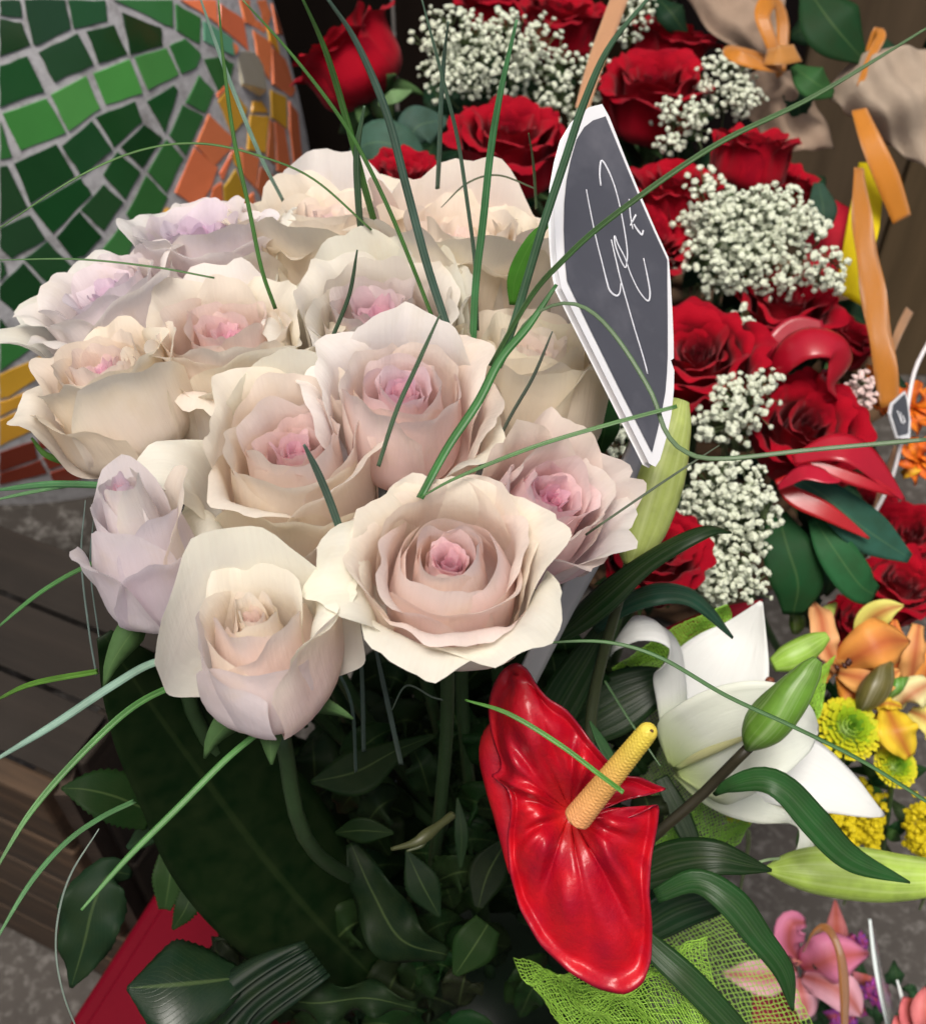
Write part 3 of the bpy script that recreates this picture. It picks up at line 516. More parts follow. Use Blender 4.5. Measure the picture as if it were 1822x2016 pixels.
# ------------------------------------------------------------------ red roses behind
RRINGS = [(3, .0030, .036, .0085, -4, 20, .65, 1.0, .16, .0006), (4, .0062, .039, .0130, -4, 40, .65, 1.0, .18, .0010), (4, .0105, .041, .0180, -2, 60, .65, 1.0, .2, .0012),
          (4, .0155, .043, .0230, 2, 85, .6, 1.05, .22, .0016), (4, .0205, .043, .0270, 8, 110, .55, 1.1, .24, .0020), (4, .0245, .042, .0290, 14, 135, .5, 1.2, .26, .0024)]
RED, REDM, REDO = (.24, .002, .012), (.38, .003, .014), (.32, .002, .012)
GR = 'red roses behind the pale bouquet'
REDS = [  # u, v, d, s, axis, opening, label
 (675, 95, .86, 1.35, (-.55, .76, .30), 0, 'red rose leaning against the mosaic column, dark wall behind it'),
 (1005, 268, .80, 1.32, (.05, .62, .78), 0, 'open red rose under the gypsophila, left of the slate price board'),
 (1288, 165, .86, 1.38, (-.05, .66, .70), -6, 'deep red rose above the top corner of the slate price board'),
 (1322, 72, .95, 1.15, (.2, .75, .5), 14, 'red rose with a flaring petal tip peeking out behind a deeper red one'),
 (1330, 365, .80, 1.08, (-.05, .72, .55), -4, 'tapering red rose right of the price board, above the largest gypsophila'),
 (1487, 290, .82, 1.02, (.14, .86, .42), -12, 'upright closed red rose in front of the burlap'),
 (1555, 355, .86, .85, (.3, .7, .5), 4, 'small red rose tucked behind the upright closed red one'),
 (1548, 600, .78, 1.12, (-.05, .60, .75), 10, 'red rose with pointed petals left of the yellow paper'),
 (1672, 660, .82, .75, (.35, .7, .6), 10, 'small red rose touching the long orange ribbon'),
 (1372, 700, .72, 1.30, (-.15, .50, .85), 6, 'brightest red rose spreading wide just right of the price board'),
 (1592, 838, .72, 1.22, (.05, .42, .90), -2, 'crimson rose with swirled heart above the red satin ribbon'),
 (1105, 25, .95, 1.2, (.1, .7, .6), 0, 'dark red rose above the upper gypsophila'),
 (965, -10, .98, 1.0, (-.1, .7, .6), 0, 'dark red rose cut by the picture edge beside the dark wall'),
 (1285, 470, .78, 1.0, (.3, .5, .8), 4, 'red rose half covered by the price board edge'),
 (1288, 1085, .62, .95, (.1, .55, .8), 4, 'red rose behind the tall green lily bud'),
 (1775, 1150, .80, .92, (.05, .55, .8), 0, 'round red rose above the yellow lily petal'),
 (1790, 1050, .86, .9, (-.2, .6, .7), 6, 'red rose in shade beside the dark green leaf tips'),
 (1690, 1225, .80, .75, (.0, .6, .75), 0, 'small shaded red rose behind the orange lily'),
 (1700, 985, .90, .8, (.1, .6, .75), 6, 'crimson rose in deep shade under the satin ribbon ends'),
 (795, 345, .72, .8, (.1, .6, .7), 0, 'red rose showing only in the gap between two cream roses'),
]
for i, (u, v, d, s, ax, op, lab) in enumerate(REDS):
    rose(dict(seed=200 + i, u=u, v=v, d=d, s=s * .9, ax=ax, opn=op, curl=.75, mat=M_RED, core=RED, mid=REDM, outer=REDO, rings=RRINGS, label=lab, name='red_rose', group=GR,
              foot=np.array([BS[0], BS[1], .25]) + np.array([(i * 37 % 11 - 5) * .012, (i * 53 % 9 - 4) * .012, 0]), stemcol=(.04, .08, .03)))

# ------------------------------------------------------------------ gypsophila
_t = (1 + 5 ** .5) / 2
ICO = np.array([(-1, _t, 0), (1, _t, 0), (-1, -_t, 0), (1, -_t, 0), (0, -1, _t), (0, 1, _t), (0, -1, -_t), (0, 1, -_t), (_t, 0, -1), (_t, 0, 1), (-_t, 0, -1), (-_t, 0, 1)]) / math.sqrt(1 + _t * _t)
ICOF = [(0, 11, 5), (0, 5, 1), (0, 1, 7), (0, 7, 10), (0, 10, 11), (1, 5, 9), (5, 11, 4), (11, 10, 2), (10, 7, 6), (7, 1, 8), (3, 9, 4), (3, 4, 2), (3, 2, 6), (3, 6, 8), (3, 8, 9), (4, 9, 5), (2, 4, 11), (6, 2, 10), (8, 6, 7), (9, 8, 1)]
def _sub():
    V = [tuple(v) for v in ICO]; Fn = []; cache = {}
    def mid(a, b):
        key = (min(a, b), max(a, b))
        if key not in cache: m_ = (np.array(V[a]) + np.array(V[b])) / 2; V.append(tuple(m_ / np.linalg.norm(m_))); cache[key] = len(V) - 1
        return cache[key]
    for a, b, c in ICOF: ab, bc, ca = mid(a, b), mid(b, c), mid(c, a); Fn += [[a, ab, ca], [b, bc, ab], [c, ca, bc], [ab, bc, ca]]
    return np.array(V), Fn
PUFF, PUFFF = _sub()
def floret_vf(c, n, r, rnd):
    # a tiny double bloom: ruffled puff flattened along its axis
    t = nrm(np.cross(n, [.3, .5, .8])); b = np.cross(n, t); g = np.array([rnd.uniform(.62, 1.1) for _ in range(len(PUFF))])[:, None] * r
    q = PUFF * g; return c + q[:, :1] * t + q[:, 1:2] * b + q[:, 2:] * n * .75, PUFFF
def sprays(name, label, cat, blobs, d, n, r, colr, foot, group=None, seed=0, stemcol=(.12, .17, .07), depth=.03, stems=True, rvar=.3):
    rnd = random.Random(seed); root = thing(name, label, cat, foot, group); fl = MB(); st = MB()
    tot = sum(b[2] * b[3] for b in blobs)
    for (u, v, ru, rv) in blobs:
        m = int(n * ru * rv / tot); hub = P(u, v + rv * .9, d + depth * .9)
        hubs = [P(u + ru * rnd.uniform(-.6, .6), v + rv * rnd.uniform(-.3, .7), d + depth * rnd.uniform(-.1, .6)) for _ in range(max(3, m // 14))]
        if stems:
            st.add(*tube_mesh([foot, .5 * (hub + foot) + np.array([0, 0, .03]), hub], [.0012, .001, .0008], n=8, sides=4, cap=False))
            for h in hubs: st.add(*tube_mesh([hub, .5 * (hub + h), h], [.0006, .0005], n=4, sides=3, cap=False))
        for _ in range(m):
            a, q = rnd.random() * 6.283, math.sqrt(rnd.random()) * rnd.choice((.8, .95, 1, 1.05, 1.25))
            dz = max(0, 1 - q * q) ** .5 * depth * rnd.uniform(.2, 1) * -1 + rnd.uniform(-.2, .6) * depth * (rnd.random() < .35)
            c = P(u + ru * q * math.cos(a), v + rv * q * math.sin(a), d + dz)
            nn = nrm(V3(q * math.cos(a) * .7 + rnd.uniform(-.6, .6), -q * math.sin(a) * .7 + .3 + rnd.uniform(-.6, .6), .8 + rnd.uniform(-.5, .3)))
            V, Fc = floret_vf(c, nn, r * rnd.uniform(1 - rvar, 1 + rvar), rnd); fl.add(V, Fc)
            if stems:
                h = min(hubs, key=lambda x: np.sum((x - c)**2)); st.add(*tube_mesh([h, .5 * (h + c) + nn * -.002, c], [.00045, .0003], n=4, sides=3, cap=False))
    o = fl.build('florets', M_FLORET, root, colr, smooth_=False); o['kind'] = 'stuff'
    if stems: o = st.build('stalks', M_STEM, root, stemcol); o['kind'] = 'stuff'
    return root
GW = (.68, .73, .58); GG = 'sprays of gypsophila among the red roses'; GF = np.array([BS[0], BS[1], .28])
GYP = [('creamy gypsophila spray in front of the dark wall at the top', [(905, 70, 85, 60), (1020, 75, 70, 55), (960, 130, 110, 60), (880, 150, 45, 45)], .86, 620, .0032),
 ('loose gypsophila spray right above the open red rose', [(1120, 160, 75, 70), (1175, 215, 30, 30), (1060, 200, 40, 40)], .88, 210, .003),
 ('dense gypsophila tuft beside the burlap and orange bow', [(1425, 160, 62, 62), (1460, 190, 40, 40)], .86, 260, .0031),
 ('sparse gypsophila sprig between two red roses above the price board edge', [(1330, 225, 45, 45), (1310, 280, 35, 25), (1375, 240, 30, 50)], .83, 120, .0033),
 ('largest gypsophila mass filling the middle of the red roses', [(1470, 440, 125, 75), (1420, 510, 85, 70), (1520, 520, 90, 60), (1395, 400, 45, 70), (1540, 420, 70, 55)], .78, 1050, .0034),
 ('little gypsophila sprig lying over the yellow paper', [(1625, 525, 42, 45), (1610, 450, 24, 30), (1640, 560, 25, 25)], .76, 110, .0034),
 ('thin gypsophila sprig in the dark gap below the pointed petals', [(1462, 640, 32, 40), (1440, 690, 26, 30)], .76, 70, .0034),
 ('gypsophila sprig between the brightest red rose and the crimson one', [(1460, 790, 66, 60), (1420, 840, 55, 45), (1510, 750, 30, 25)], .70, 230, .0032),
 ('gypsophila glimpsed between cream rose and price board point', [(1200, 800, 35, 60), (1215, 870, 35, 30)], .70, 130, .003),
 ('tall gypsophila spray below the slate price board', [(1430, 970, 85, 65), (1480, 1010, 55, 60), (1390, 1020, 60, 70), (1440, 1090, 80, 60), (1430, 1150, 85, 45), (1390, 1130, 55, 55)], .66, 900, .0029),
 ('tiny pinkish gypsophila sprig beside the satin ribbon', [(1692, 770, 32, 48)], .76, 60, .003),
 ('gypsophila sprig at the picture edge between dark roses', [(1255, 20, 40, 45), (1235, 75, 25, 25)], .92, 70, .003)]
for i, (lab, blobs, d, n, r) in enumerate(GYP):
    sprays('gypsophila', lab, 'gypsophila', blobs, d, int(n * .85), r * .72, (.78, .60, .56) if 'pinkish' in lab else GW, GF + np.array([(i - 6) * .008, 0, 0]), GG, seed=i + 3)

# ------------------------------------------------------------------ slate price board
SN = np.array([.60, .10, .79]); SNW = nrm(V3(*SN)); S0 = P(1110, 560, .415)
def onboard(u, v, off=0.0):
    r = P(u, v, 1.0) - CAM; return CAM + r * (np.dot(S0 + SNW * off - CAM, SNW) / np.dot(r, SNW))
def zb(x, y): return 1056.9 + x * .3694, 186.1 + y * .3694
board_out = [(345,58),(275,76),(215,140),(160,232),(128,350),(105,480),(98,650),(104,800),(115,930),(135,1030),(260,1280),(440,1640),(600,1960),(628,1975),(650,1940),(690,1800),(710,1700),(722,1580),(725,1470),(705,1412),(722,1400),(721,1300),(715,1150),(706,1000),(695,870),(630,730),(550,545),(470,350),(380,120)]
board_in = [(363,124),(300,145),(255,180),(215,245),(185,350),(162,460),(150,580),(148,720),(153,870),(165,990),(280,1230),(450,1575),(610,1890),(635,1790),(660,1680),(678,1580),(686,1480),(690,1390),(690,1200),(688,1000),(688,882),(620,735),(545,565),(462,365)]
sign = thing('price_board', 'small slate price board with white rim and chalk figures on a grey stake', 'price sign', onboard(*zb(628, 1975)))
def slab(name, out, o0, o1, mat, colr):
    a = [onboard(*zb(*q), o1) for q in out]; n = len(a); b = [p - SNW * (o1 - o0) for p in a]
    o = mk(name, a + b, [list(range(n))[::-1]] + [list(range(n, 2 * n))] + [[i, i + n, (i + 1) % n + n, (i + 1) % n] for i in range(n)], mat, sign, None, colr, smooth_=False); bevel(o, .0006, 2); return o
slab('rim_board', board_out, -.0035, 0, M_PLASTIC, (.76, .77, .78))
M_SLATE = m_plain('slate', rough=.30, spec=.5, var=.25, vscale=30, bump=.06, dirt=((.16, .16, .18), .55, 18))
face_ = slab('slate_face', board_in, -.002, .0006, M_SLATE, (.075, .077, .092))
M_CHALK = m_plain('chalk', rough=.9, spec=.1, var=.25, vscale=600, bump=.3)
for st_, w in [([(262,505),(278,590),(300,700),(322,800),(345,890),(370,990),(388,1045),(420,1072),(440,1058),(446,1005)], [3.4, 4, 4, 4.4, 6.5, 3]), ([(340,487),(334,420),(343,352),(375,395),(410,480),(440,590),(465,720),(480,830),(478,895),(468,922),(440,870),(416,800),(413,752),(432,800),(468,870),(500,960),(545,1050),(590,1100),(602,1060),(590,980),(567,872)], [5, 6.5, 4.5, 4.5, 4.5, 4.5, 5, 4, 4.5, 6, 3]),
          ([(395,772),(420,880),(445,985),(480,1110),(520,1250),(560,1380),(590,1490)], [4, 4.6, 4.6, 4.6, 5]), ([(490,556),(497,640),(510,718)], [4, 5, 4]), ([(527,640),(512,668),(496,698)], [6, 6, 4]), ([(515,690),(535,722),(558,746),(566,722)], [5, 7, 5])]:
    w3 = [onboard(*zb(*q), .0008) for q in st_]
    V, Fc, uv = ribbon_mesh(w3, [x * .3694 * .45 / F * .95 for x in w], hint=SN, n=max(8, len(st_) * 5), m=3); mk('chalk_stroke', V, Fc, M_CHALK, face_, uv, (.70, .72, .76), .00015)
ribbon('stake', [(1262, 860, .475), (1180, 1060, .475), (1110, 1190, .48), (1045, 1320, .485), (990, 1440, .5)], [20, 25, 25, 24, 22], M_PLASTIC, sign, (.34, .34, .34), .002, n=12, hint=(.5, .2, .8))

# ------------------------------------------------------------------ anthurium
AC = (1122, 1598); AO = [(1015,1303),(1040,1318),(1052,1345),(1078,1376),(1112,1394),(1138,1425),(1168,1466),(1200,1502),(1225,1528),(1262,1530),(1292,1546),(1318,1553),(1285,1562),(1235,1572),(1195,1590),(1165,1606),(1190,1618),(1232,1613),(1272,1597),(1298,1580),(1295,1620),(1282,1690),(1277,1760),(1284,1820),(1282,1890),(1266,1938),(1230,1960),(1175,1947),(1120,1915),(1062,1860),(1022,1790),(1003,1720),(998,1650),(1006,1590),(1002,1560),(985,1538),(960,1525),(986,1520),(987,1500),(977,1475),(966,1440),(961,1400),(964,1370),(975,1338),(993,1313)]
an_ = thing('anthurium', 'glossy red anthurium with a yellow orange spadix in front of dark leaves', 'anthurium', P(1122, 1598, .45))
op = np.array(AO, float); cl = np.vstack([op, op[:1]]); seg = np.r_[0, np.cumsum(np.linalg.norm(np.diff(cl, axis=0), axis=1))]; NA, NR = 150, 34
q = np.linspace(0, seg[-1], NA, endpoint=False); ou = np.stack([np.interp(q, seg, cl[:, 0]), np.interp(q, seg, cl[:, 1])], 1)
for _ in range(1): ou = .25 * np.roll(ou, 1, 0) + .5 * ou + .25 * np.roll(ou, -1, 0)
V = []; uvs = []
ths = np.unwrap(np.arctan2(AC[1] - ou[:, 1], ou[:, 0] - AC[0]))
for i in range(NR):
    rho = (i / (NR - 1)) ** .85
    for j in range(NA):
        bend = .10 * math.sin(math.pi * rho) * math.sin(2 * ths[j] + 1)
        pu, pv = AC[0] + rho * (ou[j, 0] - AC[0]), AC[1] + rho * (ou[j, 1] - AC[1]) ; th = ths[j] + bend; x = (pu - AC[0]); y = AC[1] - pv; R_ = math.hypot(x, y)
        dep = .405 + .00004 * (pv - 1600) - .00003 * (pu - 1120)
        rel = .0055 * smooth(.12, .5, rho) * math.sin(math.pi * min(1, rho * 1.05)) ** 1.2 * (.5 + .5 * math.cos(9 * th + 3.0 * rho)) + .0018 * smooth(.3, .6, rho) * math.sin(math.pi * rho) * math.cos(17 * th - 4 * rho) + .0016 * math.sin(x * .045 + 1.5 * math.sin(y * .03)) * rho
        vein = -.0028 * sum(math.exp(-((((th - a + math.pi) % (2 * math.pi)) - math.pi) / .05) ** 2) for a in (1.95, 1.45, 2.5, -1.15, -1.5, -1.95, -.65)) * min(1, R_ / 60) * (1 - rho * .7)
        edge = .010 * max(0, rho - .72) ** 1.5 * 3 - .006 * smooth(.88, 1, rho)
        if pu < 1010 and pv < 1560: edge += .012 * smooth(.75, 1, rho)
        cone = .012 * math.exp(-(R_ / 55) ** 2)
        V.append(P(pu, pv, dep - rel - vein * .8 + edge + cone + .00008 * max(0, abs(x + .15 * y) - 60))); uvs.append((j / NA, rho))
Fc = [[i * NA + j, i * NA + (j + 1) % NA, (i + 1) * NA + (j + 1) % NA, (i + 1) * NA + j] for i in range(NR - 1) for j in range(NA)]
k = NT('anthurium_spathe'); u_, v_ = k.sepuv(); n1 = k.noise(k.pos(70), 1, 4); n2 = k.noise(k.pos(420), 1, 3)
c_ = k.mix((.52, .005, .013), (.34, .003, .018), k.ramp(n1, [(.35, 0), (.7, 1)])); c_ = k.mix(c_, (.62, .05, .02), k.math('MULTIPLY', k.ramp(v_, [(0, .5), (.35, 0)]), .6)); c_ = k.mix(c_, (.16, .004, .02), k.ramp(v_, [(.965, 0), (1, .8)]))
k.color(c_); k.val(Roughness=.33, Specular_IOR_Level=.42, Coat_Weight=.10, Coat_Roughness=.18); b_ = k.bump(k.math('ADD', k.math('MULTIPLY', n2, .35), n1), .4, .002); k.translucent(c_, .10, b_); M_SPATHE = k.m
mk('spathe', V, Fc, M_SPATHE, an_, np.array(uvs), thick=.0007)
ribbon('rolled_lobe', [(1000, 1400, .425), (955, 1470, .43), (965, 1550, .43), (985, 1620, .43), (1005, 1720, .425)], [12, 34, 34, 30, 10], M_SPATHE, an_, None, .0006, n=24, m=9, hint=[(-.7, .1, .6)] * 2, cup=-.5)
# spadix with its rows of tiny raised florets
sa, sb = P(1130, 1618, .392), P(1285, 1428, .372); NS, SS = 150, 52; V = []; uvs = []
sd_ = nrm(sb - sa); bx_ = nrm(np.cross(sd_, UP)); by_ = np.cross(bx_, sd_); Ls = np.linalg.norm(sb - sa)
for i in range(NS):
    t = i / (NS - 1); r = px(28.5, .385) * (1 - .34 * t) * min(1, math.sqrt(max(0, (1 - ((t - .05) / .05) ** 2))) * 1 if t < .05 else 1) * (math.sqrt(max(0, 1 - ((t - .93) / .07) ** 2)) if t > .93 else 1)
    c = sa + sd_ * Ls * t
    for j in range(SS):
        a = 2 * math.pi * j / SS; bmp = .00022 * (math.sin(i * 2 * math.pi / 4.2 + (j // 4 % 2) * math.pi) * math.sin(j * math.pi / 2 + .8)) * (1 if t < .9 else .3) if r > .001 else 0
        V.append(c + (bx_ * math.cos(a) + by_ * math.sin(a)) * (r + bmp)); uvs.append((j / SS, t))
Fc = [[i * SS + j, i * SS + (j + 1) % SS, (i + 1) * SS + (j + 1) % SS, (i + 1) * SS + j] for i in range(NS - 1) for j in range(SS)]
k = NT('spadix'); u_, v_ = k.sepuv(); n1 = k.noise(k.pos(300), 1, 3)
k.color(k.mix(k.ramp(v_, [(0, (.68, .30, .13)), (.45, (.66, .36, .10)), (.75, (.56, .42, .06)), (1, (.72, .60, .07))]), (.35, .18, .04), k.math('MULTIPLY', n1, .3))); k.val(Roughness=.5, Specular_IOR_Level=.35)
vo = k.n('TexVoronoi'); vo.inputs['Scale'].default_value = 1; k.l(k.uv(26, 52), vo.inputs['Vector']); k.bump(vo.outputs['Distance'], .35, -.0005); M_SPADIX = k.m
mk('spadix', V, Fc, M_SPADIX, an_, np.array(uvs))
tube('tip_scar', [P(1281, 1441, .3655), P(1284, 1437, .3655)], [px(4, .36), px(3.4, .36)], M_STEM, an_, (.10, .04, .015), n=3, sides=7)
tube('stem', [P(1118, 1600, .42), P(1125, 1680, .50), P(1060, 1800, .60), BUCKET + np.array([.03, 0, .0])], [.004, .0042, .0045, .0045], M_STEM, an_, (.05, .12, .04))
# ------------------------------------------------------------------ lilies
def z6(x, y, d): return (1152.2 + x * .3677, 1116.4 + y * .3677, d)
LB = P(1335, 1500, .575); lily = thing('white_lily', 'large open white lily with curled petals beside the anthurium', 'lily', LB)
LW = (.74, .76, .73, .6); LG = (.72, .76, .66, .3)
def lp(pts, half, colr=LW, **k): k.setdefault('cup', -.25); return ribbon('petal', [z6(*p) for p in pts], half, M_LILY, lily, colr, .0006, n=34, m=13, **k)
lp([(500,1040,.575),(600,820,.585),(730,580,.60),(850,380,.605),(940,185,.60)], [14, 58, 102, 100, 76, 40, 3], hint=(-.3, .3, .9), cup=.22)                  # upright petal
lp([(490,1050,.57),(490,860,.565),(485,640,.56),(465,430,.548),(385,300,.538),(260,300,.535),(165,390,.54),(135,470,.548)], [14, 30, 40, 52, 62, 56, 34, 4], hint=[(.4, -.1, .9), (.5, .2, .8), (0, .9, .4), (-.4, .8, .4)], cup=-.35)   # curled over
lp([(470,1085,.565),(640,990,.545),(830,900,.53),(1020,860,.525),(1170,860,.53),(1245,870,.545)], [12, 92, 108, 104, 86, 40, 4], LG[:3] + (1.0,), hint=(0, .2, 1), cup=.25)  # broad front petal
lp([(480,1085,.58),(800,1010,.575),(1080,1060,.565),(1330,1170,.56),(1500,1270,.56),(1598,1330,.565)], [12, 60, 82, 76, 42, 3], hint=(.1, .5, .9), cup=-.15)  # bright right petal
lp([(480,1095,.572),(650,1150,.565),(850,1230,.56),(1040,1320,.555),(1150,1380,.545),(1200,1450,.535),(1150,1570,.532),(1045,1635,.535)], [10, 36, 46, 40, 22, 24, 20, 3], LG[:3] + (.5,), hint=[(0, .6, .8), (0, .6, .8), (.6, .5, .6), (.7, .2, .7)], cup=-.3)   # lower petal with curled tip
lp([(490,1050,.59),(620,800,.62),(760,640,.64),(850,560,.65),(930,500,.655)], [10, 40, 60, 45, 3], LG[:3] + (.4,))
ribbon('midrib', [z6(482, 1083, .5595), z6(640, 1000, .5395), z6(870, 905, .5225)], [5, 9, 3], M_LILY, lily, (.60, .60, .30, 0), .0008, n=14, m=5, cup=-.4)
for x, y, a in ((880, 640, .1), (985, 612, .5)):
    fil = tube('filament', [P(*z6(560, 980, .575)), P(*z6(740, 800, .58)), P(*z6(x, y, .574))], [.0008, .0007, .0006], M_STEM, lily, (.45, .55, .25), n=10, sides=6)
    tube('anther', [P(*z6(x - 16, y + 6, .575)), P(*z6(x, y - 3, .572)), P(*z6(x + 20, y - 10 * a, .572))], [.0004, .0022, .0012], M_STEM, fil, (.16, .04, .015), n=8, sides=8)
def bud(name, label, pts, half, colr, cat='lily bud', hang=None, ribs=3):
    W = PP(pts); root = thing(name, label, cat, W[0])
    V, Fc, uv = tube_mesh(W, [px(h, p[2]) for h, p in zip(half, [pts[min(len(pts) - 1, round(i * (len(pts) - 1) / (len(half) - 1)))] for i in range(len(half))])], n=40, sides=36, lobes=ribs, lobe_amp=.06)
    uv = uv * np.array([3, 1]); mk('bud', V, Fc, M_BUD, root, uv, colr)
    return root
b1 = bud('lily_bud', 'green lily bud on a dark stem crossing in front of the white lily', [z6(868, 975, .492), z6(930, 880, .487), z6(1060, 730, .48), z6(1170, 590, .478), z6(1240, 495, .478)], [8, 26, 39, 43, 43, 40, 36, 30, 23, 11], (.15, .32, .04))
tube('stem', [P(*z6(890, 950, .492)), P(*z6(760, 1080, .50)), P(*z6(600, 1240, .51)), P(*z6(330, 1480, .52)), P(1200, 1760, .56), BUCKET + np.array([.05, .02, .0])], [px(11, .49), px(11, .5), px(11.5, .5), px(12, .52), .004], M_STEM, b1, (.030, .026, .014), n=30, sides=10)
b2 = bud('lily_bud', 'tall pale green lily bud standing beside the slate price board point', [(1238, 1112, .50), (1252, 1060, .50), (1282, 960, .50), (1316, 860, .50), (1338, 788, .50)], [12, 38, 50, 55, 57, 55, 49, 41, 32, 18], (.50, .60, .16))
tube('stem', [P(1238, 1105, .50), P(1218, 1180, .505), P(1170, 1360, .53), P(1140, 1560, .56), BUCKET + np.array([.04, .03, 0])], [px(10, .5), px(13, .5), px(13, .5), .0045], M_STEM, b2, (.035, .045, .018), n=24, sides=10)
b3 = bud('lily_bud', 'long lime green lily bud lying sideways over the grey floor', [(1508, 1712, .53), (1560, 1712, .53), (1650, 1718, .53), (1760, 1728, .53), (1850, 1725, .53), (1930, 1715, .53)], [7, 34, 46, 51, 50, 44, 36, 24, 8], (.42, .60, .10))
b4 = bud('lily_bud', 'bright green lily bud tip poking out behind the white upright petal', [(1520, 1310, .62), (1560, 1292, .62), (1600, 1268, .62), (1628, 1252, .62)], [14, 26, 27, 22, 9], (.30, .52, .06))
bud('lily_bud', 'olive green lily bud half hidden behind the white curled petal', [(1360, 1480, .60), (1375, 1400, .61), (1400, 1320, .63), (1425, 1270, .64)], [16, 30, 34, 26, 10], (.20, .30, .05))

# ------------------------------------------------------------------ leaves
def leaf(name, label, pts, half, mat, colr, cat='leaf', group=None, **k):
    k.setdefault('n', 30); k.setdefault('m', 9); o = ribbon(name, pts, half, mat, None, colr, k.pop('thick', .0006), **k); return tag(o, label, cat, group)
DK = (.006, .024, .006); DM = (.014, .05, .012); DG = (.025, .085, .02); DB = (.012, .05, .03)
leaf('aspidistra_leaf', 'huge dark green strap leaf under the half open greenish rose', [(205, 1250, .43), (285, 1370, .455), (400, 1530, .49), (520, 1690, .525), (640, 1830, .56), (740, 1930, .59)], [16, 92, 130, 158, 150, 110, 40], M_STRAP, (.002, .010, .002), n=50, m=15, cup=-.10, hint=(.1, .35, .9), wave=.003, waves=1.5)
LILYL = [('dark lily leaf rising past the tall bud and curling at its tip', [(1090, 1260, .50), (1180, 1180, .49), (1265, 1110, .485), (1340, 1065, .48), (1400, 1042, .48), (1438, 1048, .485)], [12, 30, 34, 26, 22, 17, 3], DK, dict(hint=(-.2, .6, .7), cup=-.3)),
 ('glossy arching lily leaf over the upper edge of the green net', [(1170, 1240, .53), (1225, 1190, .525), (1285, 1166, .52), (1340, 1166, .52), (1385, 1190, .52), (1442, 1256, .525)], [10, 22, 28, 24, 16, 3], DB, dict(hint=(0, .7, .7), cup=-.3)),
 ('long dark lily leaf arching from the bud stem down over the lime bud', [(1405, 1565, .495), (1440, 1545, .485), (1500, 1533, .478), (1550, 1555, .475), (1610, 1620, .475), (1680, 1690, .48), (1790, 1738, .49)], [4, 18, 28, 33, 34, 28, 16, 2], (.02, .085, .02), dict(hint=(.2, .4, .9), fold=-.25)),
 ('broad dark leaf pointing right below the green net beside the anthurium', [(1240, 1735, .50), (1320, 1700, .495), (1400, 1688, .49), (1460, 1700, .49), (1518, 1714, .495)], [20, 42, 40, 24, 3], DK, dict(hint=(0, .5, .9))),
 ('long dark leaf drooping over the bright green net grid', [(1290, 1765, .49), (1370, 1735, .485), (1440, 1775, .48), (1495, 1845, .48), (1545, 1915, .485), (1560, 1990, .495)], [14, 24, 32, 26, 20, 3], (.016, .065, .016), dict(hint=(.1, .3, .9), fold=-.2, crack=1)),
 ('dark leaf crossing the folded green net at the lower edge', [(1230, 1810, .47), (1290, 1870, .465), (1360, 1935, .46), (1450, 2030, .46), (1500, 2090, .47)], [14, 26, 28, 24, 14], DM, dict(hint=(0, .4, .9), fold=-.15)),
 ('wide dark leaf in shade under the white curled petal', [(1130, 1440, .58), (1200, 1390, .58), (1280, 1350, .58), (1345, 1330, .585)], [40, 62, 46, 4], DK, dict(hint=(-.2, .3, .9))),
 ('narrow leaf with reddish edge between anthurium and its spadix tip', [(1160, 1420, .47), (1185, 1465, .465), (1215, 1520, .46)], [2, 13, 8], (.03, .09, .03), dict(hint=(.5, .2, .8))),
 ('dark leaf blade hanging behind the thick dark bud stem', [(1300, 1530, .58), (1335, 1600, .575), (1370, 1680, .57)], [14, 22, 16], DK, dict()),
 ('dark folded leaf between stake and tall bud stem', [(1050, 1480, .55), (1110, 1370, .54), (1170, 1270, .53), (1200, 1200, .53)], [30, 44, 34, 6], DK, dict(hint=(-.4, .2, .9))),
 ('lower dark leaf behind the anthurium right edge', [(1230, 1850, .52), (1330, 1790, .52), (1420, 1770, .52), (1470, 1790, .53)], [30, 44, 34, 8], (.008, .03, .012), dict())]
for lab, pts, hf, c_, kw in LILYL:
    kw.pop('crack', None); leaf('lily_leaf', lab, pts, hf, M_LINELEAF, c_, group='lily leaves around the white lily', **kw)
